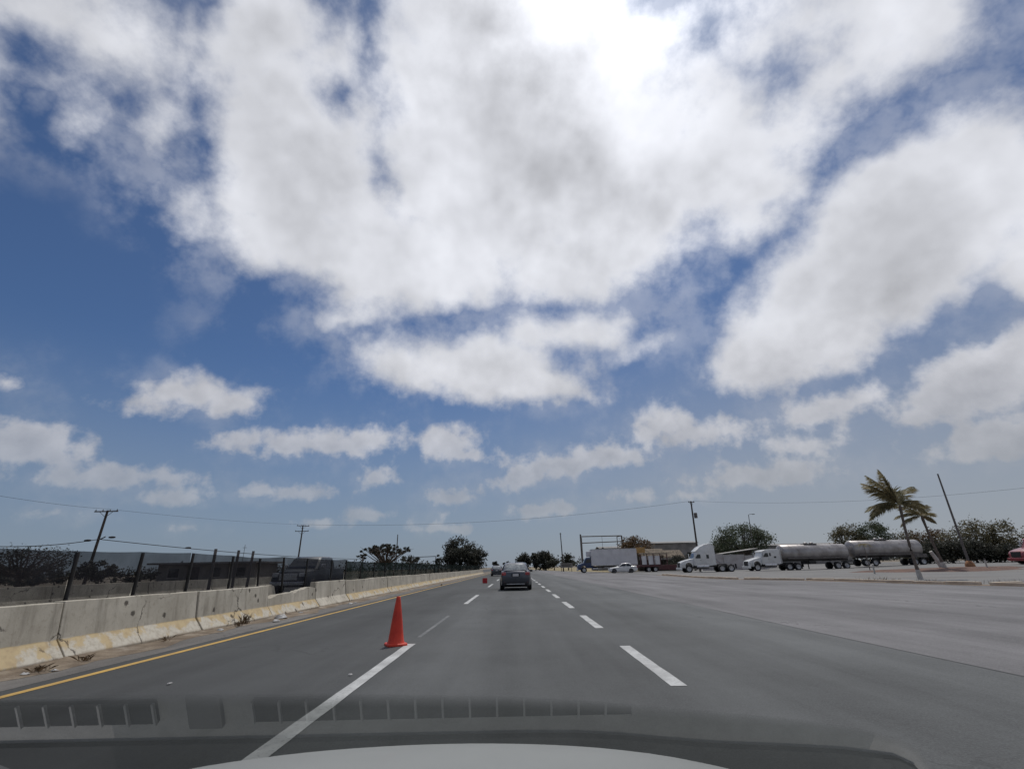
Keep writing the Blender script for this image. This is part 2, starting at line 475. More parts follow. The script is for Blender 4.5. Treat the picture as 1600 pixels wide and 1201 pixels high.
def asphalt(name, base, streak, lanes=False):
    """worn asphalt: stone speckle, long wheel tracks along the road, patches and fine cracks"""
    mt = bpy.data.materials.new(name)
    mt.use_nodes = True
    t = NT(mt.node_tree)
    o = t.n('ShaderNodeOutputMaterial')
    b = t.n('ShaderNodeBsdfPrincipled')
    t.put(o.inputs['Surface'], b.outputs[0])
    v = t.n('ShaderNodeTexCoord').outputs['Object']
    mp = t.n('ShaderNodeMapping')
    t.put(mp.inputs['Vector'], v)
    mp.inputs['Scale'].default_value = (1.0, streak, 1.0)
    tracks = t.noise(mp.outputs[0], 0.75, 6.0, 0.6)
    patch = t.noise(v, 0.28, 8.0, 0.65)
    fine = t.noise(v, 55.0, 3.0, 0.7)
    mid = t.noise(v, 13.0, 5.0, 0.75)
    k = t.math('ADD', t.math('MULTIPLY', t.math('SUBTRACT', tracks, 0.5), 1.6), t.math('MULTIPLY', t.math('SUBTRACT', patch, 0.5), 1.1))
    k = t.math('ADD', k, t.math('MULTIPLY', t.math('SUBTRACT', fine, 0.5), 1.4))
    k = t.math('ADD', k, t.math('MULTIPLY', t.math('SUBTRACT', mid, 0.5), 0.8))
    k = t.math('MAXIMUM', t.math('ADD', k, 1.0), 0.25)
    vo = t.n('ShaderNodeTexVoronoi', feature='DISTANCE_TO_EDGE')
    wv = t.vec('ADD', v, t.vec('SCALE', t.noise(v, 0.8, 5.0, 0.6, color=True), 2.2))
    t.put(vo.inputs['Vector'], wv)
    vo.inputs['Scale'].default_value = 0.13
    crack = t.math('MULTIPLY', t.ss(vo.outputs['Distance'], 0.0015, 0.004, 1.0, 0.0), t.ss(patch, 0.45, 0.62))
    if lanes:      # the left lane is darker, and the surface pales towards the right
        sx_ = t.n('ShaderNodeSeparateXYZ')
        t.put(sx_.inputs[0], v)
        k = t.math('MULTIPLY', k, t.ss(t.math('ADD', sx_.outputs[0], t.math('MULTIPLY', patch, 0.3)), -2.8, -1.0, 0.64, 0.96))
        k = t.math('MULTIPLY', k, t.ss(sx_.outputs[0], 1.2, 5.5, 1.0, 1.35))
    colr = t.vec('SCALE', base, k)
    colr = t.mix(t.math('MULTIPLY', crack, 0.55), colr, (0.02, 0.02, 0.02))
    t.put(b.inputs['Base Color'], colr)
    t.put(b.inputs['Roughness'], t.math('ADD', 0.72, t.math('MULTIPLY', mid, 0.2)))
    b.inputs['Specular IOR Level'].default_value = 0.35
    bp = t.n('ShaderNodeBump')
    bp.inputs['Strength'].default_value = 0.45
    bp.inputs['Distance'].default_value = 0.006
    t.put(bp.inputs['Height'], t.math('SUBTRACT', t.noise(v, 90.0, 3.0, 0.7), crack))
    t.put(b.inputs['Normal'], bp.outputs[0])
    return mt


M['asphalt'] = asphalt('asphalt', (0.074, 0.078, 0.0785), 0.06, True)
M['apron'] = asphalt('apron_asphalt', (0.138, 0.135, 0.138), 0.10)


def barrier_mat(name, painted):
    mt = bpy.data.materials.new(name)
    mt.use_nodes = True
    t = NT(mt.node_tree)
    o = t.n('ShaderNodeOutputMaterial')
    b = t.n('ShaderNodeBsdfPrincipled')
    t.put(o.inputs['Surface'], b.outputs[0])
    v0 = t.n('ShaderNodeTexCoord').outputs['Object']
    inf = t.n('ShaderNodeObjectInfo')
    v = t.vec('ADD', v0, t.vec('SCALE', inf.outputs['Location'], 1.37))
    sp_ = t.n('ShaderNodeSeparateXYZ')
    t.put(sp_.inputs[0], v0)
    z = sp_.outputs[2]
    big_ = t.noise(v, 1.1, 7.0, 0.62)
    con = t.mix(t.ss(big_, 0.32, 0.7), (0.385, 0.355, 0.295), (0.53, 0.495, 0.42))
    mp = t.n('ShaderNodeMapping')
    t.put(mp.inputs['Vector'], v)
    mp.inputs['Scale'].default_value = (1, 1, 0.13)
    con = t.mix(t.ss(t.noise(mp.outputs[0], 5.0, 5.0, 0.65), 0.46, 0.74, 0.0, 0.7), con, (0.22, 0.20, 0.165))      # rain streaks
    con = t.mix(t.ss(t.noise(v, 14.0, 5.0, 0.7), 0.5, 0.75, 0.0, 0.55), con, (0.25, 0.225, 0.18))
    # lifting holes, spalls and cracks
    vo = t.n('ShaderNodeTexVoronoi', feature='F1')
    def flat2(vv):
        sq = t.n('ShaderNodeSeparateXYZ')
        t.put(sq.inputs[0], vv)
        cq = t.n('ShaderNodeCombineXYZ')
        t.put(cq.inputs[0], sq.outputs[1])
        t.put(cq.inputs[1], sq.outputs[2])
        return cq.outputs[0]
    vo.voronoi_dimensions = '2D'
    t.put(vo.inputs['Vector'], flat2(t.vec('ADD', v, t.vec('SCALE', t.noise(v, 11.0, 4.0, 0.7, color=True), 0.10))))
    vo.inputs['Scale'].default_value = 1.35
    vo.inputs['Randomness'].default_value = 1.0
    spot = t.ss(vo.outputs['Distance'], 0.045, 0.085, 1.0, 0.0)
    ve = t.n('ShaderNodeTexVoronoi', feature='DISTANCE_TO_EDGE')
    ve.voronoi_dimensions = '2D'
    t.put(ve.inputs['Vector'], flat2(t.vec('ADD', v, t.vec('SCALE', t.noise(v, 2.5, 6.0, 0.65, color=True), 0.5))))
    ve.inputs['Scale'].default_value = 0.55
    crack = t.math('MULTIPLY', t.ss(ve.outputs['Distance'], 0.004, 0.012, 1.0, 0.0), t.ss(big_, 0.44, 0.56))
    hole = t.math('MAXIMUM', spot, crack)
    if painted:
        edge = t.math('ADD', z, t.math('MULTIPLY', t.math('SUBTRACT', t.noise(v, 3.0, 5.0, 0.6), 0.5), 0.05))
        low = t.ss(edge, 0.300, 0.315, 1.0, 0.0)
        pn = t.noise(v, 2.3, 7.0, 0.62)
        hgt = t.math('MULTIPLY', t.math('SUBTRACT', z, 0.16), 0.9)
        worn = t.ss(t.math('SUBTRACT', pn, hgt), 0.44, 0.54)
        paint = t.mix(t.ss(t.noise(v, 6.0, 5.0, 0.6), 0.4, 0.7), (0.47, 0.375, 0.225), (0.38, 0.295, 0.18))
        pale = t.mix(t.ss(t.noise(v, 11.0, 5.0, 0.7), 0.4, 0.7), (0.50, 0.47, 0.40), (0.37, 0.33, 0.27))
        con = t.mix(low, con, t.mix(worn, paint, pale))
    dust = t.ss(t.math('ADD', z, t.math('MULTIPLY', big_, 0.12)), 0.05, 0.16, 0.8, 0.0)
    con = t.mix(dust, con, (0.22, 0.16, 0.10))
    con = t.mix(t.math('MULTIPLY', hole, 0.85), con, (0.05, 0.042, 0.036))
    t.put(b.inputs['Base Color'], con)
    b.inputs['Roughness'].default_value = 0.9
    b.inputs['Specular IOR Level'].default_value = 0.25
    bp = t.n('ShaderNodeBump')
    bp.inputs['Strength'].default_value = 0.3
    bp.inputs['Distance'].default_value = 0.008
    t.put(bp.inputs['Height'], t.math('SUBTRACT', t.noise(v, 30.0, 5.0, 0.65), t.math('MULTIPLY', hole, 1.5)))
    t.put(b.inputs['Normal'], bp.outputs[0])
    return mt


M['barrier'] = barrier_mat('barrier_painted', True)
M['barrierplain'] = barrier_mat('barrier_concrete', False)


def meshmat(name, colr, clear):
    """knitted shade cloth: threads too fine to see, so a share of the light passes"""
    mt = bpy.data.materials.new(name)
    mt.use_nodes = True
    t = NT(mt.node_tree)
    o = t.n('ShaderNodeOutputMaterial')
    v = t.n('ShaderNodeTexCoord').outputs['Object']
    di = t.n('ShaderNodeBsdfDiffuse')
    t.put(di.inputs['Color'], t.mix(t.ss(t.noise(v, 1.3, 6.0, 0.6), 0.3, 0.7), colr, tuple(q * 1.6 for q in colr)))
    tr = t.n('ShaderNodeBsdfTransparent')
    mx = t.n('ShaderNodeMixShader')
    t.put(mx.inputs[0], t.ss(t.noise(v, 0.9, 5.0, 0.6), 0.3, 0.7, clear - 0.06, clear + 0.06))
    t.put(mx.inputs[1], di.outputs[0])
    t.put(mx.inputs[2], tr.outputs[0])
    t.put(o.inputs['Surface'], mx.outputs[0])
    return mt


M['mesh'] = meshmat('shade_cloth', (0.018, 0.018, 0.021), 0.25)
M['meshgreen'] = meshmat('green_shade_cloth', (0.014, 0.020, 0.018), 0.10)

# ================================================================ the setting
def sheet(name, pts, z, mat, kind='structure', parent=None):
    o = MB().add([(a, b, z) for a, b in pts], [tuple(range(len(pts)))]).build(name, mat, parent)
    if kind:
        o['kind'] = kind
    return o


sheet('ground', [(-4000, -1500), (4000, -1500), (4000, 6000), (-4000, 6000)], -0.03, M['soil'])
road = sheet('road', [(-6.45, -40), (5.5, -40), (5.5, 400), (5.0, 800), (-6.45, 800)], 0.0, M['asphalt'])
sheet('apron', [(5.5, -40), (24.5, -40), (24.5, 14), (22.0, 24), (19.4, 35), (17.0, 39), (16.6, 46), (17.2, 75), (16.4, 90), (14.0, 112), (10.0, 150), (7.6, 220), (7.0, 400), (5.0, 800), (5.5, 400)], -0.004, M['apron'])
sheet('opposite_road', [(-20.4, -40), (-8.6, -40), (-8.6, 800), (-20.4, 800)], -0.002, M['asphalt'])
jm = MB()
jy = [-5 + .8 * i for i in range(140)]
jm.add([(5.5 + dx * (.7 + .5 * math.sin(y_ * 1.3) * math.sin(y_ * .37)) + .02 * math.sin(y_ * .45), y_, .003) for y_ in jy for dx in (-.018, .018)], [(2 * i, 2 * i + 1, 2 * i + 3, 2 * i + 2) for i in range(len(jy) - 1)])
jm.build('asphalt_joint', material('bitumen', (0.055, 0.055, 0.056), None, 0.8, scale=2), road)
# painted markings
eb = MB()
ys = [-10 + 1.5 * i for i in range(140)]
eb.add([(-5.66 + dx - 0.0 * y_ + random.uniform(-.006, .006), y_, 0.004) for y_ in ys for dx in (-.062, .062)], [(2 * i, 2 * i + 1, 2 * i + 3, 2 * i + 2) for i in range(len(ys) - 1)])
eb.build('edge_line', M['yellow'], road)
for k in range(9):
    y1 = 9.35 + 15.55 * k
    mb = MB()
    n = 12
    L = 5.95
    vs, fs = [], []
    for i in range(n + 1):
        for sgn in (-1, 1):
            vs.append((-1.86 + sgn * (0.078 + random.uniform(-.005, .005)), y1 - L + L * i / n, 0.004))
    mb.add(vs, [(2 * i, 2 * i + 1, 2 * i + 3, 2 * i + 2) for i in range(n)]).build('lane_dash', M['line'], road)
for k in range(26):
    y0 = 0.75 + 5.14 * k
    mb = MB()
    n = 8
    L = 2.75
    vs = []
    for i in range(n + 1):
        for sgn in (-1, 1):
            vs.append((1.72 + sgn * (0.085 + random.uniform(-.005, .005)), y0 + L * i / n, 0.004))
    mb.add(vs, [(2 * i, 2 * i + 1, 2 * i + 3, 2 * i + 2) for i in range(n)]).build('lane_dash', M['line'], road)
# faded remnant of an older line beyond the cone
MB().add([(-1.92, 10.2, .003), (-1.84, 10.2, .003), (-1.84, 14.5, .003), (-1.92, 14.5, .003)], [(0, 1, 2, 3)]).build('faded_line', material('faded_paint', (0.16, 0.165, 0.165), (0.10, 0.105, 0.107), 0.85, scale=3, detail=8), road)

# sand and grit drifted against the barrier
vs, fs = [], []
NY, NX = 260, 9
for i in range(NY):
    y_ = 1.0 + 0.0 + (i / (NY - 1)) ** 1.8 * 130
    wdt = 0.62 + 0.16 * math.sin(y_ * .9) + 0.10 * math.sin(y_ * 2.7 + 1) + random.uniform(-.05, .05)
    for j in range(NX):
        u_ = j / (NX - 1)
        x_ = -7.12 + u_ * wdt
        vs.append((x_, y_, 0.006 + 0.075 * (1 - u_) ** 2.2 * (0.7 + 0.5 * math.sin(y_ * 1.7)) * (0.6 + 0.4 * random.random()) + (0 if j == NX - 1 else random.uniform(0, .008))))
for i in range(NY - 1):
    for j in range(NX - 1):
        a = i * NX + j
        fs.append((a, a + 1, a + NX + 1, a + NX))
o = MB().add(vs, fs).build('sand_drift', material('sand', (0.22, 0.175, 0.125), (0.115, 0.085, 0.058), 0.95, scale=2.2, detail=9, bump=0.8, bscale=30, dirt=((0.33, 0.31, 0.28), 1.1, 0.8)), None, smooth=60)
o['kind'] = 'structure'
# narrow broken-asphalt shoulder between sand and yellow line
sheet('shoulder', [(-7.2, -20), (-5.95, -20), (-5.95, 300), (-7.2, 300)], 0.003, asphalt('shoulder_asphalt', (0.125, 0.118, 0.11), 0.3))
sheet('median_strip', [(-8.7, -40), (-7.3, -40), (-7.3, 800), (-8.7, 800)], 0.001, M['soil'])


def yard_z(x_, y_):
    return 0.006 + 0.42 * smoothstep(40, 62, x_) * smoothstep(35, 60, y_)


edge = [(14, 24.5), (24, 22.0), (35, 19.4), (39, 17.0), (46, 16.6), (75, 17.2), (90, 16.4), (112, 14.0), (150, 10.0)]


def edge_x(y_):
    for (a, xa), (b, xb) in zip(edge, edge[1:]):
        if y_ <= b:
            return xa + (xb - xa) * max(0, (y_ - a)) / (b - a)
    return edge[-1][1]


vs, fs = [], []
ny, nx = 70, 46
for i in range(ny):
    y_ = -30 + i * 2.6
    for j in range(nx):
        u_ = (j / (nx - 1)) ** 1.3
        x_ = edge_x(y_) + 0.06 + u_ * 150
        vs.append((x_, y_, yard_z(x_, y_)))
for i in range(ny - 1):
    for j in range(nx - 1):
        a = i * nx + j
        fs.append((a, a + 1, a + nx + 1, a + nx))
o = MB().add(vs, fs).build('yard', M['yard'], None, smooth=60)
o['kind'] = 'structure'
sheet('verge', [(17.0, 92), (16.2, 96), (14.0, 112), (10.0, 150), (7.8, 220), (7.2, 400), (30, 400), (60, 200), (60, 150), (24, 96)], 0.012, M['drygrass'])

# kerbs along the apron, worn yellow and white paint
kerb = empty('kerb')
kerb['kind'] = 'structure'
for (ya, yb, off) in ((16, 24.0, 0), (24.4, 29.0, .0), (29.3, 34.6, .45), (34.9, 38.8, .1), (39.4, 46, 0), (46.4, 53, .1), (53.4, 60, 0.3)):
    n = max(1, round((yb - ya) / 1.6))
    for i in range(n):
        a, b = ya + (yb - ya) * i / n, ya + (yb - ya) * (i + 1) / n - 0.03
        pa, pb = Vector((edge_x(a) + off, a, 0)), Vector((edge_x(b) + off, b, 0))
        dv = (pb - pa)
        rot = Matrix.Rotation(math.atan2(dv.y, dv.x), 3, 'Z')
        hgt = random.uniform(.11, .15)
        MB().box((0, 0, hgt / 2), (dv.length, .22, hgt)).build('kerb_block', M['kerb'], kerb, bevel=.02, loc=((pa + pb) / 2 + Vector((.0, 0, 0.002))))
        kerb.children[-1].rotation_euler.z = math.atan2(dv.y, dv.x) + random.uniform(-.015, .015)
# brown grit washed along the kerb
gs_ = []
for i in range(90):
    y_ = 15.5 + i * .5
    gs_ += [(edge_x(y_) - (.25 + .3 * abs(math.sin(y_ * 1.1)) + .25 * random.random()), y_, .005), (edge_x(y_) + .5, y_, .007)]
o = MB().add(gs_, [(2 * i, 2 * i + 1, 2 * i + 3, 2 * i + 2) for i in range(89)]).build('kerb_grit', material('grit', (0.24, 0.18, 0.125), (0.14, 0.105, 0.078), 0.95, scale=1.8, detail=8), None)
o['kind'] = 'structure'
# short return kerbs that close the island ends
for (x_, y_, L, a) in ((22.6, 24.2, 1.5, 10), (20.1, 34.7, 1.6, -35), (17.6, 39.1, 1.3, 12)):
    q = MB().box((0, 0, .065), (L, .22, .13)).build('kerb_block', M['kerb'], kerb, bevel=.02, loc=(x_ + .4, y_, .002))
    q.rotation_euler.z = R(a)
# low bed of reddish earth round the pole and the second palm
bc = at(1452, 886, 52)
vs = []
fs = []
rings, seg = 6, 34
for i in range(rings):
    u_ = i / (rings - 1)
    for k in range(seg):
        a = 2 * math.pi * k / seg
        wob = 1 + .12 * math.sin(3 * a) + .08 * math.sin(7 * a + 1)
        x_, y_ = bc.x + 1.5 + 8.2 * u_ * math.cos(a) * wob, 52 + 4.2 * u_ * math.sin(a) * wob
        vs.append((x_, y_, yard_z(x_, y_) + 0.25 * (1 - u_ ** 2) + (0 if i == rings - 1 else random.uniform(0, .06)) - (0.03 if i == rings - 1 else 0)))
for i in range(rings - 1):
    for k in range(seg):
        fs.append((i * seg + k, i * seg + (k + 1) % seg, (i + 1) * seg + (k + 1) % seg, (i + 1) * seg + k))
fs.append(tuple(range(seg)))
o = MB().add(vs, fs).build('planting_bed', M['redsoil'], None, smooth=50)
o['kind'] = 'structure'


# ================================================================ left side: barrier, fence, far carriageway
PROF = [(0.0, 0.0), (0.0, 0.06), (-0.19, 0.30), (-0.25, 0.84), (-0.43, 0.84), (-0.49, 0.30), (-0.68, 0.06), (-0.68, 0.0)]


def barrier(ya, yb, mat, top=None, x0=-6.98, lean=0.0, n=10):
    """one precast section; top gives the height along it where the rim has broken off"""
    L = yb - ya
    rings = []
    for i in range(n + 1):
        u_ = i / n
        h = top(u_) if top else 0.84 + random.uniform(-.006, .004)
        ring = []
        for (a, b) in PROF:
            zz_ = b
            aa = a
            if b > 0.8:
                zz_ = h
                kx = (h - .30) / .54
                aa = (-0.19 - .06 * kx) if a > -.3 else (-0.49 + .06 * kx)
            ring.append((aa, -L / 2 + L * u_, zz_ + (lean * zz_ * 0)))
        rings.append(ring)
    o = MB().loft(rings).build('concrete_barrier', mat, None, bevel=0.012 if not top else 0.0, loc=(x0, (ya + yb) / 2, 0))
    o.rotation_euler = (0, lean, 0)
    return o


JOINTS = [4.75, 8.26, 11.7, 14.95, 18.45, 21.7, 25.1]
while JOINTS[-1] < 112:
    JOINTS.append(JOINTS[-1] + 3.5)


def broken(u_):
    base_ = [(0, .50), (.10, .53), (.16, .57), (.34, .585), (.45, .60), (.52, .57), (.6, .64), (.72, .66), (.80, .70), (.9, .72), (.95, .68), (1, .66)]
    for (a, ha), (b, hb) in zip(base_, base_[1:]):
        if u_ <= b:
            return ha + (hb - ha) * (u_ - a) / (b - a) + random.uniform(-.012, .012)
    return .66


SPECIAL = {4: 'cracked painted concrete barrier section nearest on the left, its wide joint open', 8.26: 'long pale barrier section with two rust brown scars, below the shade cloth',
           11.7: 'barrier section just before the broken one, dry weed at its foot', 14.95: 'barrier section with its top broken away in a jagged edge',
           18.45: 'newer plain grey barrier section without yellow paint'}
ORD = ['', 'first', 'second', 'third', 'fourth', 'fifth', 'sixth', 'seventh', 'eighth', 'ninth', 'tenth', 'eleventh']
for k, (a, b) in enumerate(zip(JOINTS, JOINTS[1:])):
    gap = 0.030 if k in (1, 3, 4) else 0.014
    if a == 14.95:
        o = barrier(a + .03, b - gap, M['barrier'], broken, n=24)
    elif a == 18.45:
        o = barrier(a + gap, b - gap, M['barrierplain'], lean=R(-1.2))
        o.scale.z = 1.03
    else:
        o = barrier(a + gap, b - gap * .5, M['barrier'], lean=R(random.uniform(-.5, .5)))
        o.location.x += random.uniform(-.015, .015)
        o.scale.z = random.uniform(.985, 1.015)
    lab = {0: SPECIAL[4]}.get(k) or SPECIAL.get(a) or (f'yellow and white painted barrier section, {ORD[k - 4]} one beyond the plain grey section' if k < 16 else 'worn painted barrier section in the far end of the line along the road')
    tag(o, lab, 'barrier', 'concrete barrier sections along the median')
# a displaced slab leaning behind the broken section
mb = MB()
mb.prism([(-.95, 0), (.62, 0), (.70, .30), (.48, .52), (.30, .80), (.1, .86), (-.55, .84), (-.80, .80), (-.95, .82)], -.07, .07, 'x')
tag(mb.build('concrete_slab', M['barrierplain'], None, bevel=.012, loc=(-7.78, 16.05, 0)), 'loose grey concrete slab standing behind the broken barrier section', 'slab')

# shade-cloth fence on posts
def fence(name, label, ys_, x_, top, mat, post_mat, tall, sag, leaning=()):
    root = thing(name, label, 'fence', (x_, ys_[0], 0))
    prev = None
    for i, y_ in enumerate(ys_):
        h = top + tall + random.uniform(-.03, .05)
        lx, ly = (leaning[i] if i in leaning else (random.uniform(-.03, .03), random.uniform(-.03, .03))) if leaning else (random.uniform(-.02, .02), random.uniform(-.02, .02))
        b_, t_ = Vector((0, y_ - ys_[0], 0)), Vector((lx, y_ - ys_[0] + ly, h))
        MB().cyl(b_, t_, .032 if mat is M['mesh'] else .028, None, 8).build('post', post_mat, root, smooth=50)
        if prev is not None:
            pb, pt, py_ = prev
            n = 8
            vs_ = []
            for k in range(n + 1):
                u_ = k / n
                s_ = sag * 4 * u_ * (1 - u_)
                bot = pb.lerp(b_, u_)
                tp = pt.lerp(t_, u_)
                for r_ in range(5):
                    q = bot.lerp(tp, r_ / 4 * (top - s_) / top if top else 1)
                    q.x += -.045 + .02 * math.sin(u_ * 9 + r_ * 2 + y_)
                    q.z += 0.02
                    vs_.append(q)
            fs_ = [(k * 5 + r_, (k + 1) * 5 + r_, (k + 1) * 5 + r_ + 1, k * 5 + r_ + 1) for k in range(n) for r_ in range(4)]
            MB().add(vs_, fs_).build('mesh_panel', mat, root, smooth=80)
        prev = (b_, t_, y_)
    return root


f1 = [2.6, 4.7, 6.8, 8.85, 10.35, 11.96, 13.75, 15.35, 17.0, 18.7, 21.2, 23.0]
fence('mesh_fence', 'dark see-through shade cloth fence on rusty posts behind the barrier', f1, -7.72, 1.60, M['mesh'], M['darkmetal'], .03, .012, leaning={7: (.0, -.14), 8: (.12, -.5), 3: (0, -.04)})
f2 = [23.0 + 2.3 * i for i in range(38)]
fence('mesh_fence', 'dark green shade cloth fence farther along the median', f2, -7.72, 1.60, M['meshgreen'], M['darkmetal'], .0, .02)
# three taller weathered posts in the median behind the cloth
for i, (px, py) in enumerate(((331, 858), (366, 860), (388, 861))):
    y_ = (15.58, 16.84, 17.74)[i]
    o = MB().cyl((0, 0, -.05), (.03 * (i - 1), .05, 1.93), .05, .043, 8).build('wooden_post', M['postgrey'], None, smooth=50, loc=(-9.35, y_, 0))
    tag(o, ('leftmost', 'middle', 'rightmost')[i] + ' of three pale posts rising above the shade cloth', 'post', 'pale posts behind the fence')

# far side barrier of the opposite carriageway
proto = None
for k in range(20):
    y_ = 2 + 6.0 * k
    if proto is None:
        proto = MB().loft([[(a, -2.98 + 5.96 * i, b) for a, b in PROF] for i in (0, 1)]).build('low_wall', M['barrierplain'], None, bevel=.012)
        o = proto
    else:
        o = proto.copy()
        col.objects.link(o)
    o.location = (-20.6 + random.uniform(-.03, .03), y_, 0)
    tag(o, 'grey concrete wall section edging the far carriageway, seen through the cloth', 'wall', 'wall sections beyond the opposite carriageway')

# ================================================================ poles and wires
def tilt_pole(name, label, base_, top_, r0, r1, mat, cat='utility pole', group=None):
    root = thing(name, label, cat, base_, 0, group)
    MB().cyl((0, 0, -.1), Vector(top_) - Vector(base_), r0, r1, 10).build('pole', mat, root, smooth=50)
    return root


def arm(root, z, L, base_, top_, pins=3, rot=0.0, dz=0.10):
    b_, t_ = Vector(base_), Vector(top_)
    u_ = (z - b_.z) / (t_.z - b_.z)
    c = (t_ - b_) * u_
    rm = Matrix.Rotation(rot, 3, 'Z')
    a_ = MB().box(c + rm @ Vector((0, -.14, 0)), (L, .10, dz), rm).build('crossarm', M['wood'], root)
    for k in range(pins):
        off = rm @ Vector((-L / 2 + .1 + (L - .2) * k / (pins - 1), -.14, dz / 2))
        MB().cyl(c + off, c + off + Vector((0, 0, .16)), .045, .03, 8).build('insulator', M['postgrey'], a_)
    for sg in (-1, 1):
        MB().cyl(c + rm @ Vector((sg * L * .28, -.12, -.04)), c + Vector((0, -.08, -.55)), .02, None, 6).build('brace', M['darkmetal'], a_)
    return c + b_


def ground_at(px, dist):
    q = at(px, 885, dist)
    return Vector((q.x, dist, 0))


pt1 = at(168.5, 797, 48)
pb1 = Vector((pt1.x - .35, 48, -.03))
P1 = tilt_pole('utility_pole', 'dark wooden utility pole with one crossarm standing nearest on the left', pb1, pt1, .15, .10, M['wood'], group='utility poles')
arm(P1, pt1.z - .12, 2.3, pb1, pt1, 4)
MB().cyl(at(157, 842, 47.9) - pb1, at(165, 838, 47.9) - pb1, .05, None, 6).build('bracket', M['darkmetal'], P1)
pt2 = at(473.5, 820, 88)
pb2 = Vector((pt2.x - .1, 88, -.03))
P2 = tilt_pole('utility_pole', 'wooden utility pole with two crossarms above the dark pickup', pb2, pt2, .15, .10, M['wood'], group='utility poles')
arm(P2, pt2.z - .15, 2.1, pb2, pt2, 4, R(38))
arm(P2, pt2.z - 1.05, 2.4, pb2, pt2, 3)
pt3 = at(621.5, 835, 106)
pb3 = Vector((pt3.x, 106, -.03))
P3 = tilt_pole('utility_pole', 'bare thin utility pole beside the flat-topped tree', pb3, pt3, .13, .09, M['wood'], group='utility poles')
MB().cyl((0, -.12, pt3.z - .5), (0, -.12, pt3.z + .12), .05, .04, 8).build('insulator', M['postgrey'], P3)
pt4 = at(875.5, 832, 122)
pb4 = Vector((pt4.x + .3, 122, -.03))
P4 = tilt_pole('utility_pole', 'bare dark pole left of the steel frame and box truck', pb4, pt4, .15, .10, M['wood'], group='utility poles')
MB().box((-.3, 0, pt4.z - .2), (.5, .08, .08)).build('crossarm', M['wood'], P4)
pt5 = at(1079.5, 783, 79)
pb5 = Vector((at(1094, 890, 79).x, 79, -.03))
P5 = tilt_pole('utility_pole', 'tall dark utility pole with transformer rising behind the high-roof tractor', pb5, pt5, .16, .11, M['wood'], group='utility poles')
q = at(1087, 805, 78.7) - pb5
MB().lathe([(.0, -.4), (.24, -.4), (.26, -.3), (.26, .36), (.2, .42), (0, .42)], q, 14).build('transformer', M['postgrey'], P5, smooth=40)
arm(P5, pt5.z - .15, 1.0, pb5, pt5, 3)
pt6 = at(1169.5, 804, 96)
pb6 = Vector((at(1180, 880, 96).x, 96, 0))
P6 = thing('street_lamp', 'thin grey street lamp pole in front of the round green tree', 'street lamp', pb6)
MB().cyl((0, 0, 0), pt6 - pb6, .10, .06, 8).build('pole', M['postgrey'], P6, smooth=50)
MB().tube([pt6 - pb6, pt6 - pb6 + Vector((.3, -.1, .12)), pt6 - pb6 + Vector((.75, -.2, .1))], .04).build('arm', M['postgrey'], P6)
MB().box(pt6 - pb6 + Vector((.85, -.22, .08)), (.5, .24, .12)).build('lamp_head', M['postgrey'], P6, bevel=.03)
pt7 = at(1465, 740, 56)
pb7 = at(1516, 884, 56)
pb7.z = yard_z(pb7.x, 56) + .1
P7 = thing('steel_pole', 'tall bare steel pole rising from the reddish bed beside the palms', 'pole', pb7)
MB().cyl((0, 0, 0), pt7 - pb7, .13, .075, 12).build('pole', M['postgrey'], P7, smooth=50)
MB().lathe([(0.48, -.1), (.44, .25), (.28, .55), (.16, .62), (0, .63)], (0, 0, 0), 9).build('footing', material('rusty_paint', (0.30, 0.14, 0.06), (0.18, 0.085, 0.045), 0.85, scale=3), P7, smooth=40)


def wire(label, pts, sag, r_=.013, n=18):
    mb_ = MB()
    path = []
    for a, b in zip(pts, pts[1:]):
        for i in range(n):
            u_ = i / n
            q_ = a.lerp(b, u_)
            q_.z -= sag * 4 * u_ * (1 - u_)
            path.append(q_)
    path.append(pts[-1])
    o_ = mb_.tube(path, r_, 5).build('overhead_wire', M['wire'], None, smooth=60)
    return tag(o_, label, 'wire')


T1 = pt1 + Vector((.2, -.14, .1))
T2 = pt2 + Vector((0, -.1, .1))
wire('thin overhead wire running from upper left down to the two-crossarm pole', [at(-120, 752, 34), T1, T2], .25, .011)
wire('long overhead wire sagging across the highway between the tall poles', [T2, pt5 + Vector((0, -.1, .05))], 1.35, .017)
wire('overhead wire from the transformer pole towards the palms and beyond', [pt5 + Vector((.2, -.1, .05)), at(1720, 748, 52)], 1.15, .012)
wire('thick telephone cable with splices low behind the fence', [at(-60, 851, 40), at(155, 842, 47.8), at(560, 873, 86)], .35, .034)
for i, (px, py, dd) in enumerate(((137, 844, 47), (175, 839, 48.5), (294, 855.5, 57))):
    c_ = at(px, py, dd)
    tag(MB().lathe([(.0, -.36), (.07, -.3), (.10, -.1), (.10, .1), (.07, .3), (0, .36)], (0, 0, 0), 8, 'x').build('cable_splice', M['wire'], None, smooth=50, loc=c_),
        ('black splice case on the cable left of the crossarm pole', 'black splice case on the cable right of the crossarm pole', 'small black splice case on the sagging cable farther right')[i], 'splice case')

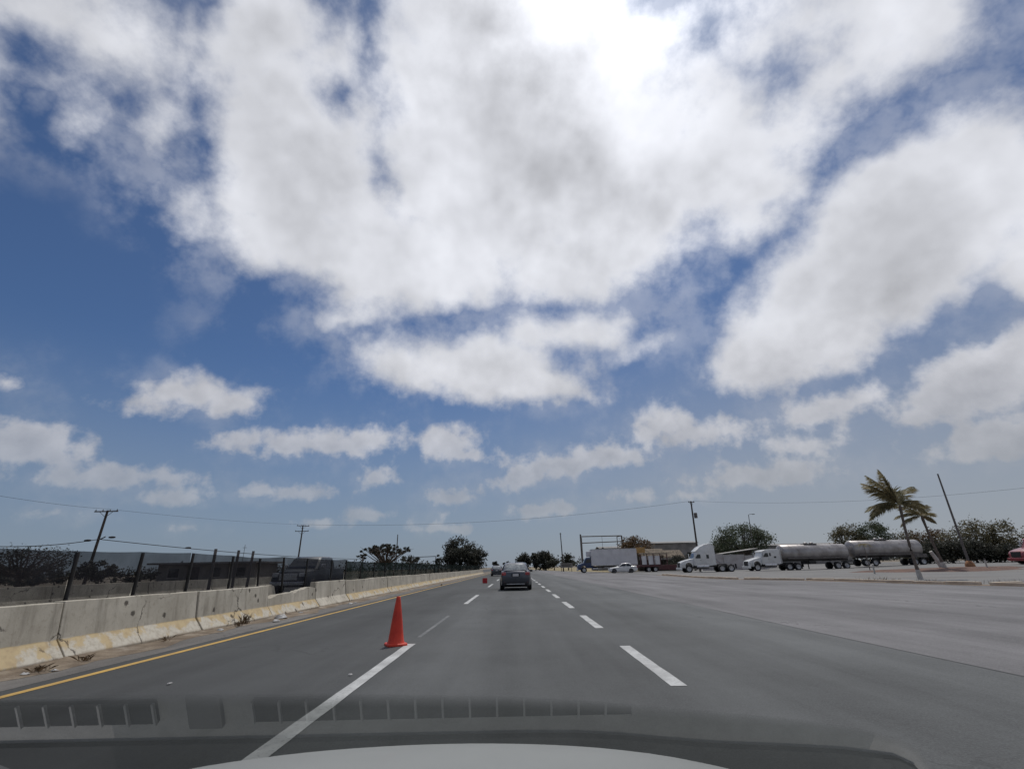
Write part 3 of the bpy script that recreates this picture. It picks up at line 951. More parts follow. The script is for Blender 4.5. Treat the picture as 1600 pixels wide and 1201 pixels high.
# ================================================================ trees
def crown(mb_, centre, rad, n_leaf, leaf, clumps, spread=.34, shell=.55):
    cs = []
    for _ in range(clumps):
        while True:
            q_ = Vector((random.uniform(-1, 1), random.uniform(-1, 1), random.uniform(-1, 1)))
            if shell <= q_.length <= 1:
                break
        cs.append(Vector((centre[0] + q_.x * rad[0], centre[1] + q_.y * rad[1], centre[2] + q_.z * rad[2])))
    for i in range(n_leaf):
        c_ = cs[i % clumps]
        rr = min(rad[0], rad[2] * 1.6) * spread
        p_ = c_ + Vector((random.gauss(0, rr * .55), random.gauss(0, rr * .55), random.gauss(0, rr * .4)))
        a_ = Vector((random.gauss(0, 1), random.gauss(0, 1), random.gauss(0, .7))).normalized()
        b_ = a_.cross(Vector((random.gauss(0, 1), random.gauss(0, 1), random.gauss(0, 1)))).normalized()
        l_ = leaf * random.uniform(.6, 1.4)
        mb_.add([p_ - a_ * l_, p_ + b_ * l_ * .45, p_ + a_ * l_, p_ - b_ * l_ * .45], [(0, 1, 2, 3)])
    return cs


def tree(name, label, x_, y_, h, rad, zc, mat, n=2600, leaf=.22, clumps=26, trunk=.22, group=None, limbs=9, z0=0.0, spread=.34, shell=.5, lean=0.0, bark=None, forkf=.85):
    root = thing(name, label, 'tree' if 'shrub' not in name and 'bush' not in name else 'bush', (x_, y_, z0 - .04), 0, group)
    cm = MB()
    cs = crown(cm, (lean, 0, zc), rad, n, leaf, clumps, spread, shell)
    tm = MB()
    fork = max(.5, (zc - rad[2]) * forkf)
    tp = Vector((lean * .5, 0, fork))
    tm.tube([(0, 0, 0), (lean * .2 + .05, .03, fork * .5), tp], [trunk, trunk * .85, trunk * .72], 8)
    for c_ in random.sample(cs, min(limbs, len(cs))):
        mid = tp.lerp(c_, .5) + Vector((random.uniform(-.2, .2), random.uniform(-.2, .2), -.12 * rad[2] + random.uniform(-.1, .3)))
        tm.tube([tp, mid, c_], [trunk * .5, trunk * .3, trunk * .1], 6)
        for _ in range(3):
            e_ = c_ + Vector((random.gauss(0, rad[0] * .18), random.gauss(0, rad[0] * .18), random.gauss(rad[2] * .12, rad[2] * .15)))
            tm.tube([mid.lerp(c_, random.uniform(.2, .8)), e_], [trunk * .16, trunk * .05], 4)
    tm.build('trunk', bark or M['bark'], root, smooth=60)
    cm.build('crown', mat, root, fix=False)
    return root


def tree_px(name, label, px, top, dist, half_w, mat, low=None, **kw):
    """a tree placed on the ground at distance dist whose crown spans the given share of the view"""
    b_ = ground_at(px, dist)
    t_ = at(px, top, dist)
    z0 = kw.pop('z0', 0.0)
    h = t_.z - z0
    rx = half_w / 793 * dist
    zl = (at(px, low, dist).z - z0) if low else h * .35
    zl = max(.3, zl)
    return tree(name, label, b_.x, dist, h, (rx * .92, rx * .9, (h - zl) / 2 * .92), (h + zl) / 2, mat, z0=z0, **kw)


G1 = 'trees beyond the fence'
tree_px('spreading_tree', 'spreading thin-leaved tree behind the shade cloth at the far left', 36, 854, 44, 74, M['leafdark'], 898, n=3000, leaf=.10, clumps=90, group=G1, limbs=40, trunk=.24, spread=.4, shell=.3)
tree_px('round_bush', 'rounded dark bush beside the crossarm pole behind the cloth', 158, 876, 46, 27, M['leafdark'], 905, n=1500, leaf=.14, clumps=20, group=G1)
tree_px('round_bush', 'low dark bush mass under the spreading tree at far left', 60, 888, 50, 70, M['leafdark'], 912, n=2400, leaf=.16, clumps=34, group=G1)
tree_px('round_bush', 'low scrubby bush between the crossarm pole and the flat-roofed house', 215, 892, 56, 34, M['leafdark'], 908, n=1300, leaf=.16, clumps=20, group=G1)
# flat-topped umbrella tree
ut = tree_px('umbrella_tree', 'flat-topped umbrella tree with dark bare-looking branches against the sky', 602, 850, 118, 44, M['leafdark'], 867, n=4200, leaf=.2, clumps=80, group=G1, limbs=44, trunk=.34, spread=.16, shell=.4, forkf=.45)
tree_px('small_tree', 'small dark tree left of the umbrella tree crown', 566, 864, 122, 9, M['leafdark'], 872, n=320, leaf=.2, clumps=7, group=G1, limbs=5)
tree_px('small_tree', 'thin-leaved small tree right of the bare utility pole', 640, 866, 112, 15, M['leafdark'], 880, n=700, leaf=.2, clumps=12, group=G1)
tree_px('dense_tree', 'tall dense dark tree rising highest beyond the fence', 718, 841, 116, 22, M['leafdark'], 880, n=3600, leaf=.25, clumps=40, group=G1, trunk=.4, spread=.42, shell=.2)
tree_px('dense_tree', 'dense dark tree left of the highest one', 706, 856, 113, 18, M['leafdark'], 884, n=2600, leaf=.25, clumps=28, group=G1, trunk=.35, spread=.42, shell=.2)
tree_px('dense_tree', 'dense dark tree to the right of the highest one', 742, 857, 114, 19, M['leafdark'], 883, n=2600, leaf=.25, clumps=30, group=G1, trunk=.35, spread=.42, shell=.2)
tree_px('slim_tree', 'slim dark tree standing by the white pole stub near the fence end', 684, 866, 92, 5, M['leafdark'], 884, n=500, leaf=.17, clumps=12, group=G1, trunk=.12, limbs=5)
for i, (px, top, dist, hw, lab) in enumerate(((776, 877, 210, 7, 'tiny far tree just left of the grey sedan roof'), (791, 876, 230, 7, 'tiny far tree partly behind the grey sedan roof'))):
    tree_px('far_tree', lab, px, top, dist, hw, M['leafdark'], 884, n=500, leaf=.4, clumps=10, group=G1)
G2 = 'trees beside the road ahead'
tree_px('far_tree', 'dark rounded tree just right of the grey sedan roof', 818, 864, 172, 11, M['leafdark'], 889, n=2200, leaf=.36, clumps=20, shell=.1, spread=.5, group=G2)
tree_px('far_tree', 'dark upright tree in the middle of the clump right of the sedan', 837, 861, 168, 8, M['leafdark'], 889, n=1900, leaf=.34, clumps=18, shell=.1, spread=.5, group=G2)
tree_px('far_tree', 'dark dense tree at the right of the clump ahead of the bare pole', 852, 862, 165, 12, M['leafdark'], 889, n=2400, leaf=.34, clumps=22, shell=.1, spread=.5, group=G2)
tree_px('far_tree', 'low bush behind the bare dark pole', 866, 874, 160, 10, M['leafdark'], 885, n=900, leaf=.3, clumps=14, shell=.1, spread=.5, group=G2)
tree_px('far_tree', 'low dark tree behind the blue truck cab', 888, 867, 150, 9, M['leafdark'], 884, n=1100, leaf=.28, clumps=16, shell=.1, spread=.5, group=G2)

# the mass of scrub along the horizon
tl = MB()
for k in range(16000):
    x_ = random.uniform(-620, 620)
    y_ = random.uniform(330, 520)
    if abs(x_ + 0) < 30:
        continue
    h_ = 5.0 + 2.2 * math.sin(x_ * .05) + 1.5 * math.sin(x_ * .17 + 2)
    z_ = random.uniform(0, 1) ** .7 * h_
    a_ = Vector((random.gauss(0, 1), random.gauss(0, .5), random.gauss(0, .7))).normalized() * random.uniform(.4, 1.1)
    b_ = Vector((random.gauss(0, .4), random.gauss(0, .4), 1)).normalized() * random.uniform(.4, .9)
    c_ = Vector((x_, y_, z_))
    tl.add([c_ - a_, c_ + b_, c_ + a_, c_ - b_ * .8], [(0, 1, 2, 3)])
tag(tl.build('distant_scrub', M['leafdark'], None, fix=False), 'low dark scrub along the horizon', 'scrub', kind='stuff')

# ================================================================ flat-roofed house and a few things behind the fence
hx = ground_at(330, 62)
H1 = thing('flat_roofed_house', 'low house with a flat projecting roof behind the shade cloth', 'house', (hx.x, 64, -.03))
MB().box((0, 0, 1.15), (11.6, 6, 2.3)).build('wall', M['plaster'], H1)
MB().box((0, -.3, 2.42), (13.0, 7.6, .2)).build('roof', M['roofgrey'], H1)
for x_ in (-3.8, 1.2, 4.2):
    wd = MB().box((x_, -3.01, 1.35), (1.2, .06, 1.0)).build('window', M['glass'], H1)
    MB().box((x_, -3.05, .80), (1.4, .12, .08)).build('sill', M['limewash'], wd)
MB().box((-1.2, -3.02, 1.0), (.95, .08, 2.0)).build('door', M['wood'], H1)
cr = at(383, 852, 64)
A1 = thing('roof_antenna', 'thin mast with a small cross piece above the flat-roofed house', 'antenna', (cr.x, 64, 2.5))
MB().cyl((0, 0, 0), (0, 0, cr.z - 2.4), .03, None, 6).build('mast', M['postgrey'], A1)
MB().box((0, 0, cr.z - 2.75), (.5, .04, .04)).build('cross_piece', M['postgrey'], A1)
# pole stub and thin frame near the end of the fence
q = at(683, 885, 88)
tag(MB().cyl((0, 0, 0), (-.35, 0, 1.9), .11, .09, 8).build('pole_stub', M['limewash'], None, smooth=50, loc=(q.x, 88, -.02)), 'short whitewashed pole stub leaning by the slim tree', 'post')
q1, q2 = at(646, 870, 108), at(681, 868, 108)
FR = thing('pipe_goalpost', 'thin steel pipe frame between the umbrella tree and the dense trees', 'frame', (q1.x, 108, -.03))
MB().cyl((0, 0, 0), (0, 0, q1.z), .07, None, 6).build('post', M['darkmetal'], FR)
MB().cyl((q2.x - q1.x, 0, 0), (q2.x - q1.x, 0, q1.z + .1), .07, None, 6).build('post', M['darkmetal'], FR)
MB().cyl((0, 0, q1.z), (q2.x - q1.x, 0, q1.z + .1), .07, None, 6).build('beam', M['darkmetal'], FR)

# ================================================================ cones, litter, weeds
def cone_mesh(root, mat):
    bm_ = MB()
    rr, n = .17, 8
    ring = []
    for k in range(4):
        for j in range(3):
            a = R(90 * k + 45 + (j - 1) * 32)
            cx_, cy_ = (rr - .05) * (1 if math.cos(R(90 * k + 45)) > 0 else -1), (rr - .05) * (1 if math.sin(R(90 * k + 45)) > 0 else -1)
            ring.append((cx_ + .05 * math.cos(a), cy_ + .05 * math.sin(a)))
    bm_.loft([[(a, b, 0.004) for a, b in ring], [(a, b, .03) for a, b in ring], [(a * .93, b * .93, .042) for a, b in ring]])
    bm_.build('base', mat, root, smooth=30)
    MB().lathe([(.150, .040), (.143, .058), (.134, .075), (.115, .20), (.090, .40), (.060, .60), (.038, .735), (.034, .765), (.028, .772), (.022, .770), (.020, .70)], (0, 0, 0), 26).build('body', mat, root, smooth=50)


C1 = thing('traffic_cone', 'orange red traffic cone standing upright on the white dash in front', 'traffic cone', (-2.10, 9.22, 0), R(28))
cone_mesh(C1, M['cone'])
C1.rotation_euler.y = 0
C2 = thing('traffic_cone', 'toppled red traffic cone farther ahead, square base facing the camera', 'traffic cone', (-2.62, 43.0, .17), 0)
cone_mesh(C2, M['conefar'])
C2.rotation_euler = (R(-90), 0, 0)
C2.scale = (1.2, 1.2, 1.1)
C2.location.z = .205
G3 = 'litter along the barrier foot'
for i, (px, py, s_) in enumerate(((440, 965, .22), (432, 970, .12), (470, 957, .10), (548, 943, .13), (555, 941, .08), (40, 1052, .06), (86, 1046, .05), (345, 984, .09), (265, 1066, .035), (548, 1052, .03))):
    d_ = fwd * FPX + rt * (px - 800) + up * (600.5 - py)
    q = Vector((0, 0, CAM_H)) + d_ * ((-CAM_H + .02) / d_.z)
    mb = MB()
    n = 7
    ctr = [(random.uniform(.6, 1.2) * s_ * math.cos(2 * math.pi * k / n), random.uniform(.5, 1.1) * s_ * math.sin(2 * math.pi * k / n), random.uniform(0, .25) * s_) for k in range(n)]
    top = [(a * .5 + random.uniform(-.2, .2) * s_, b * .5 + random.uniform(-.2, .2) * s_, s_ * random.uniform(.2, .55)) for a, b, _ in ctr]
    mb.loft([ctr, top])
    lab = ('largest crumpled pale litter at the foot of the broken barrier', 'smaller litter scrap just left of the crumpled pale heap', 'litter scrap under the broken barrier end', 'white scrap lying by the plain grey barrier section',
           'tiny white scrap right beside the one by the plain barrier', 'pale chunk of rubble in the sand at far left', 'pale rubble chunk below the open barrier joint', 'dark clod at the barrier foot near the dry weed',
           'tiny white speck on the asphalt right of the yellow line', 'tiny pale pebble on the asphalt left of the white line')[i]
    tag(mb.build('litter_scrap', M['paper'], None, loc=(q.x, q.y, .01)), lab, 'litter', G3)
G4 = 'dry weeds at the barrier foot'
for i, (px, py, h_, n) in enumerate(((383, 975, .24, 60), (372, 979, .14, 34), (492, 950, .12, 24), (258, 1002, .08, 22), (60, 1050, .07, 40), (130, 1034, .08, 30), (690, 915, .2, 18))):
    d_ = fwd * FPX + rt * (px - 800) + up * (600.5 - py)
    q = Vector((0, 0, CAM_H)) + d_ * (-CAM_H / d_.z)
    mb = MB()
    for k in range(n):
        a = random.uniform(0, 6.3)
        r_ = random.uniform(0, .09)
        b_ = Vector((r_ * math.cos(a), r_ * 1.6 * math.sin(a), 0))
        t_ = b_ + Vector((random.gauss(0, .09), random.gauss(0, .09), h_ * random.uniform(.5, 1.1)))
        s_ = Vector((math.cos(a + 1), math.sin(a + 1), 0)) * .006
        m_ = b_.lerp(t_, .5) + Vector((0, 0, .02))
        mb.add([b_ - s_, b_ + s_, m_ + s_ * .8, t_, m_ - s_ * .8], [(0, 1, 2, 3, 4)])
    tag(mb.build('dry_weed', M['leafdry'], None, fix=False, loc=(q.x, q.y, .02)), ('tallest dry weed tuft at the barrier foot', 'small dry weed just left of the tallest tuft', 'dry weed below the jagged broken barrier', 'short dry grass under the long pale barrier section',
        'dry grass in the sand at far left', 'dry grass just right of the open joint', 'weed at the barrier foot far ahead')[i], 'weed', G4)


# ================================================================ vehicles (built facing -x, front bumper at x = 0)
def wheel(root, x_, y_, r_, wd, rim_r=.62, rim_mat=None, n=22):
    sg = 1 if y_ > 0 else -1
    t_ = MB().lathe([(.01, -wd * .06), (r_ * .56, -wd * .08), (r_ * .62, -wd / 2), (r_ * .92, -wd / 2), (r_, -wd * .36), (r_, wd * .36), (r_ * .92, wd / 2), (r_ * .62, wd / 2), (r_ * .56, wd * .08), (.01, wd * .06)], (x_, y_, r_), n, 'y').build('wheel', M['black'], root, smooth=40)
    MB().lathe([(0.02, sg * wd * .30), (r_ * .18, sg * wd * .42), (r_ * .22, sg * wd * .25), (r_ * rim_r * .8, sg * wd * .22), (r_ * rim_r, sg * (wd / 2 + .004)), (r_ * rim_r * 1.04, sg * wd * .3), (0.02, sg * wd * .1)], (x_, y_, r_), n, 'y').build('rim', rim_mat or M['rim'], t_, smooth=30)
    return t_


def car(root, paint, glass_mat, hatch=0.0, plate=True):
    st = [(0.00, .32, .60, .60), (.12, .22, .68, .76), (.45, .19, .78, .84), (.9, .18, .86, .86), (1.35, .18, .93, .87), (2.2, .18, .955, .875), (3.2, .18, .985, .875), (3.72, .19, 1.03, .865), (4.1, .22, 1.05, .845), (4.30, .27, 1.03, .80), (4.40, .36, .95, .74), (4.42, .44, .80, .70)]
    rings = []
    for x_, zl, zt, hw in st:
        half = [(0, zl), (hw * .82, zl), (hw * .965, zl + .06), (hw, zl + (zt - zl) * .35), (hw * .995, zl + (zt - zl) * .62), (hw * .965, zt - .06), (hw * .88, zt - .012), (hw * .6, zt + .012), (0, zt + .022)]
        ring = [(x_, y_, z_) for y_, z_ in half] + [(x_, -y_, z_) for y_, z_ in reversed(half[1:-1])]
        rings.append(ring)
    MB().loft(rings).build('body', paint, root, smooth=38)
    # cabin
    lv = [(.90, 1.18, 4.02, .80), (1.02, 1.40, 3.92, .785), (1.22, 1.72, 3.66, .72), (1.38, 2.02, 3.42, .655), (1.45, 2.22, 3.22, .60), (1.475, 2.45, 3.0, .48)]

    def ringz(z_, xa, xb, hw, k=.16):
        return [(xa, hw * .55, z_), (xa + k, hw * .9, z_), (xa + k * 2.2, hw, z_), ((xa + xb) / 2, hw * 1.01, z_), (xb - k * 2.2, hw, z_), (xb - k, hw * .9, z_), (xb, hw * .6, z_),
                (xb, -hw * .6, z_), (xb - k, -hw * .9, z_), (xb - k * 2.2, -hw, z_), ((xa + xb) / 2, -hw * 1.01, z_), (xa + k * 2.2, -hw, z_), (xa + k, -hw * .9, z_), (xa, -hw * .55, z_)]
    MB().loft([ringz(*q_) for q_ in lv]).build('roof', paint, root, smooth=45)

    def inter(z_):
        for a_, b_ in zip(lv, lv[1:]):
            if z_ <= b_[0]:
                u_ = (z_ - a_[0]) / (b_[0] - a_[0])
                return [a_[i] + (b_[i] - a_[i]) * u_ for i in (1, 2, 3)]
        return lv[-1][1:]
    zs = [1.0, 1.1, 1.2, 1.3, 1.38]
    for sg in (-1, 1):      # side glass, front and rear door
        for (ua, ub) in ((.16, .50), (.53, .86)):
            rr = []
            for z_ in zs:
                xa, xb, hw = inter(z_)
                rr.append([(xa + .24 + (xb - xa - .48) * ((u_ - .16) / .70), sg * (hw * 1.012 + .012), z_) for u_ in (ua, (ua + ub) / 2, ub)])
            MB().loft(rr, cap=False, closed=False).build('side_window', M['glass'], root, fix=False)
    rr, fr = [], []
    for z_ in [1.06, 1.12, 1.2, 1.3, 1.37]:
        xa, xb, hw = inter(z_)
        rr.append([(xb + .008 - (.05 if abs(u_) > .8 else 0), u_ * hw, z_) for u_ in (-.78, -.58, 0, .58, .78)])
        fr.append([(xa - .008 + (.08 if abs(u_) > .8 else 0), u_ * hw, z_) for u_ in (-.8, -.53, 0, .53, .8)])
    MB().loft(rr, cap=False, closed=False).build('rear_window', glass_mat, root, fix=False)
    MB().loft(fr, cap=False, closed=False).build('windscreen', M['glass'], root, fix=False)
    for sg in (-1, 1):
        MB().box((4.33, sg * .66, .86), (.20, .26, .17)).build('tail_light', M['tail'], root, bevel=.04)
        MB().box((.10, sg * .60, .66), (.2, .30, .12)).build('headlight', M['lamp'], root, bevel=.04)
        mr = MB().box((1.55, sg * .95, 1.0), (.12, .2, .13)).build('mirror', paint, root, bevel=.03)
        MB().box((1.62, sg * .95, 1.0), (.01, .16, .10)).build('mirror_glass', M['glass'], mr)
        for x_ in (2.35, 3.35):
            MB().box((x_, sg * .885, .84), (.16, .02, .025)).build('door_handle', M['darkmetal'], root)
        MB().box((4.385, sg * .60, .44), (.05, .12, .05)).build('reflector', M['tail'], root)
    MB().box((4.31, 0, .36), (.22, 1.30, .16)).build('bumper_valance', M['black'], root, bevel=.03)
    MB().box((4.425, 0, .335), (.03, 1.02, .045)).build('bumper_strip', M['chrome'], root, bevel=.01)
    MB().box((4.30, 0, 1.055), (.06, 1.30, .03)).build('boot_lip', M['chrome'], root, bevel=.01)
    MB().box((4.425, 0, .80), (.03, .46, .16)).build('plate_recess', M['black'], root)
    MB().box((4.445, 0, .80), (.012, .33, .13)).build('number_plate', M['whitebox'], root)
    MB().tube([(3.1, 0, 1.46), (3.22, 0, 1.60)], .008, 4).build('antenna', M['black'], root)
    MB().cyl((4.2, .45, .27), (4.45, .45, .27), .03, None, 8).build('exhaust_pipe', M['darkmetal'], root)
    MB().box((2.2, 0, .23), (3.7, 1.45, .12)).build('underbody', M['black'], root)
    for x_ in (.82, 3.42):
        for sg in (-1, 1):
            MB().lathe([(0.0, -.0), (.36, 0), (.36, .012), (0, .012)], (x_, sg * .872 - .006, .33), 20, 'y').build('wheel_arch', M['black'], root)
            wheel(root, x_, sg * .80, .305, .20)


S1 = thing('sedan_car', 'dark grey sedan driving ahead in the same lane', 'car', (-.02, 28.6, 0), R(-90), 'cars')
car(S1, M['grey'], M['rearglass'])
for ch in S1.children:
    ch.location.x -= 4.42          # rear bumper at the origin
S2 = copy_tree(S1)
b_ = at(776, 890, 76)
S2.location = (b_.x, 76, 0)
tag(S2, 'distant dark car mostly hidden behind the left of the grey sedan', 'car')
b_ = at(951, 893, 82)
S3 = thing('sedan_car', 'white sedan parked side-on in front of the box truck', 'car', (b_.x, 82, .0), R(-4), 'cars')
car(S3, M['white'], M['glass'])
S3.scale = (1.02, 1, 1)


def side_plate(name, poly, y_, mat, root, th=.02):
    return MB().prism(poly, y_ - th, y_ + th, 'y').build(name, mat, root)


def tractor(root, paint, high, stacks=True, bare=True):
    hw = 1.15
    MB().box((4.4, 0, .82), (6.6, .86, .22)).build('chassis', M['darkmetal'], root)
    # bonnet
    prof = [(0.12, .62), (.02, .85), (.06, 1.18), (.22, 1.40), (.75, 1.60), (1.55, 1.80), (1.95, 1.86), (1.95, .95), (1.72, .95), (1.66, 1.15), (1.45, 1.32), (1.15, 1.38), (.85, 1.32), (.62, 1.12), (.56, .62)]
    MB().prism(prof, -hw * .86, hw * .86).build('bonnet', paint, root, bevel=.05, smooth=40)
    MB().box((.06, 0, 1.02), (.10, 1.25, .62)).build('grille', M['darkmetal'], root, bevel=.02)
    MB().box((.03, 0, .52), (.30, 2.3, .34)).build('bumper', paint, root, bevel=.06)
    for sg in (-1, 1):
        MB().box((.28, sg * .92, 1.08), (.30, .16, .22)).build('headlight', M['lamp'], root, bevel=.05)
        MB().prism([(.55, .62), (.56, 1.05), (.72, 1.30), (1.0, 1.44), (1.3, 1.44), (1.58, 1.30), (1.74, 1.05), (1.78, .8), (1.68, .8), (1.62, 1.05), (1.46, 1.24), (1.15, 1.33), (.86, 1.24), (.68, 1.02), (.66, .62)], sg * .86, sg * 1.17).build('fender', paint, root, bevel=.03)
    if high:
        prof = [(1.90, .92), (1.90, 1.86), (2.42, 2.62), (2.50, 2.74), (2.30, 2.80), (2.48, 2.96), (3.0, 3.40), (3.7, 3.72), (4.4, 3.88), (4.72, 3.90), (4.72, .92)]
    else:
        prof = [(1.90, .92), (1.90, 1.86), (2.25, 2.56), (2.10, 2.60), (2.22, 2.72), (2.6, 2.86), (3.4, 2.93), (4.5, 2.93), (4.62, 2.86), (4.68, 2.6), (4.68, .92)]
    MB().prism(prof, -hw, hw).build('cab', paint, root, bevel=.06, smooth=35)
    dz = .74
    MB().box((2.155, 0, 2.22), (.03, 2.02, .80), Matrix.Rotation(R(34 if high else 27), 3, 'Y')).build('windscreen', M['glass'], root)
    for sg in (-1, 1):
        y_ = sg * (hw + .004)
        dr = side_plate('door', [(2.05, 1.02), (2.05, 1.95), (2.46, 2.52), (3.02, 2.52), (3.02, 1.02)], y_, paint, root, .012)
        side_plate('door_window', [(2.24, 1.88), (2.24, 2.02), (2.56, 2.42), (2.95, 2.42), (2.95, 1.88)], y_ + sg * .012, M['glass'], dr, .012)
        MB().box((2.92, y_ + sg * .02, 1.62), (.16, .03, .04)).build('door_handle', M['darkmetal'], dr)
        if high:
            side_plate('sleeper_window', [(3.78, 1.85), (3.78, 2.35), (4.12, 2.35), (4.12, 1.85)], y_, M['glass'], root, .015)
            side_plate('side_fairing', [(4.55, 1.0), (4.55, 3.7), (5.02, 3.6), (5.02, 1.0)], y_ - sg * .05, paint, root, .02)
        else:
            side_plate('sleeper_window', [(3.12, 2.0), (3.12, 2.42), (3.34, 2.42), (3.34, 2.0)], y_, M['glass'], root, .015)
            side_plate('vent_panel', [(3.75, 1.72), (3.75, 1.95), (4.05, 1.95), (4.05, 1.72)], y_, M['darkmetal'], root, .012)
        mr = MB().box((2.05, sg * 1.42, 2.2), (.10, .20, .62)).build('mirror', paint if high else M['chrome'], root, bevel=.03)
        MB().cyl((2.1, sg * 1.1, 2.25), (2.05, sg * 1.4, 2.25), .02, None, 6).build('mirror_arm', M['darkmetal'], mr)
        MB().cyl((2.25, sg * .92, .76), (3.95, sg * .92, .76), .31, None, 16).build('fuel_tank', M['chrome'], root, smooth=40)
        for x_ in (2.45, 3.0):
            MB().box((x_, sg * 1.16, .62), (.42, .16, .05)).build('step', M['darkmetal'], root)
        MB().box((3.2, sg * 1.12, .96), (2.5, .05, .14)).build('side_skirt', paint, root)
    if not high or stacks:
        MB().cyl((4.86, -.92, 1.0), (4.86, -.92, 3.35 if high else 3.25), .075, None, 10).build('exhaust_stack', M['chrome'], root, smooth=40)
    MB().box((6.15, 0, 1.02), (1.1, .95, .14)).build('fifth_wheel', M['black'], root, bevel=.04)
    wheel(root, 1.15, -.98, .50, .30)
    wheel(root, 1.15, .98, .50, .30)
    for x_ in (5.75, 7.0):
        for sg in (-1, 1):
            wheel(root, x_, sg * .92, .50, .52)
    MB().box((6.4, 0, .52), (1.6, 1.4, .16)).build('axle', M['black'], root)
    for sg in (-1, 1):
        MB().box((7.75, sg * .9, .75), (.04, .55, .62)).build('mud_flap', M['black'], root)
    if bare:      # air lines and lamps behind the sleeper
        MB().tube([(4.8, .2, 2.2), (5.2, .25, 1.7), (5.6, .2, 1.3), (6.0, .1, 1.2)], .03).build('air_line', M['redpaint'], root)
        MB().tube([(4.8, -.2, 2.2), (5.25, -.3, 1.8), (5.7, -.2, 1.35), (6.1, -.1, 1.2)], .03).build('air_line', M['blue'], root)


TY = 75.0
x0 = at(1056, 890, 75).x
T1_ = thing('tractor_unit', 'white high-roof sleeper tractor parked without a trailer', 'truck', (x0, 73.5, -.02), R(-3), 'trucks in the yard')
tractor(T1_, M['white'], True)
x0 = at(1164, 890, TY).x
T2_ = thing('tractor_unit', 'white low-roof tractor coupled to the first steel tank trailer', 'truck', (x0, TY - .6, -.01), R(0), 'trucks in the yard')
tractor(T2_, M['white'], False, bare=False)


def tanker(root, L, zt, rad, dome):
    zc = zt - rad
    n = 22
    prof = []
    for k in range(5):
        a = math.pi / 2 * k / 4
        prof.append((-.34 * math.cos(a) + .34, rad * math.sin(a) + .02))
    prof = [(x_, r_) for x_, r_ in prof] + [(L - x_, r_) for x_, r_ in reversed(prof)]
    MB().lathe([(r_, x_) for x_, r_ in prof], (0, 0, zc), 30, 'x').build('tank', M['tank'], root, smooth=35)
    for k in range(1, 7):
        MB().lathe([(rad + .012, -.035), (rad + .03, -.02), (rad + .03, .02), (rad + .012, .035)], (L * k / 7, 0, zc), 30, 'x').build('tank_band', M['tank'], root, smooth=30)
    dm = MB().box((L * dome, 0, zt + .06), (1.9, .9, .10)).build('walkway', M['postgrey'], root)
    for dx in (-.5, .4):
        MB().lathe([(.27, 0), (.27, .16), (.2, .2), (0, .22)], (L * dome + dx, 0, zt + .1), 14).build('manhole', M['tank'], dm, smooth=40)
    MB().box((L * .52, 0, zc - rad - .02), (L * .92, .9, .22)).build('chassis', M['darkmetal'], root)
    for sg in (-1, 1):
        MB().box((L * .5, sg * (rad * .86), zc - rad * .72), (L * .84, .10, .20)).build('side_rail', M['postgrey'], root)
    MB().box((L * .42, 0, .98), (1.0, 2.0, .42)).build('toolbox', M['darkmetal'], root, bevel=.03)
    ld = empty('ladder', (0, 0, 0), 0, root)
    for sg in (-.2, .2):
        MB().cyl((L + .05, sg, zc - rad), (L + .05, sg, zt), .02, None, 6).build('ladder_rail', M['chrome'], ld)
    for k in range(6):
        MB().cyl((L + .05, -.2, zc - rad + .2 + k * .3), (L + .05, .2, zc - rad + .2 + k * .3), .015, None, 6).build('ladder_rung', M['chrome'], ld)
    MB().box((L + .12, 0, .62), (.14, 2.2, .16)).build('rear_bumper', M['darkmetal'], root)
    for sg in (-1, 1):
        MB().box((L + .20, sg * .9, .66), (.03, .3, .10)).build('tail_light', M['tail'], root)


x1 = at(1216, 880, TY).x
L1 = at(1323, 880, TY).x - x1
K1 = thing('tank_trailer', 'left steel tank trailer coupled behind the white low-roof tractor', 'trailer', (x1, TY - .6, .03), R(1.2), 'tank trailers')
tanker(K1, L1, 3.45, 1.08, .48)
for x_ in (L1 - 2.3, L1 - 1.05):
    for sg in (-1, 1):
        wheel(K1, x_, sg * .95, .5, .5)
for sg in (-1, 1):
    MB().box((L1 - 1.7, sg * 1.0, 1.16), (2.7, .5, .06)).build('mudguard', M['postgrey'], K1, bevel=.02)
    MB().cyl((3.6, sg * .8, .1), (3.6, sg * .8, 1.2), .07, None, 8).build('landing_leg', M['darkmetal'], K1)
x2 = at(1328, 880, TY).x
L2 = at(1440, 880, TY).x - x2
K2 = thing('tank_trailer', 'right steel tank trailer with front dolly, behind the nearer palm trunk', 'trailer', (x2, TY - .4, .32), R(1.0), 'tank trailers')
tanker(K2, L2, 3.55, 1.14, .47)
for x_ in (1.5, 2.75, L2 - 1.9, L2 - .7):
    for sg in (-1, 1):
        wheel(K2, x_, sg * .95, .5, .5)
for sg in (-1, 1):
    MB().box((2.1, sg * 1.0, 1.14), (2.6, .5, .06)).build('mudguard', M['postgrey'], K2, bevel=.02)
    MB().box((L2 - .9, sg * .96, 1.3), (1.9, .5, .45)).build('side_box', M['postgrey'], K2, bevel=.04)
MB().box((-.6, 0, .8), (1.6, .16, .14)).build('drawbar', M['darkmetal'], K2)

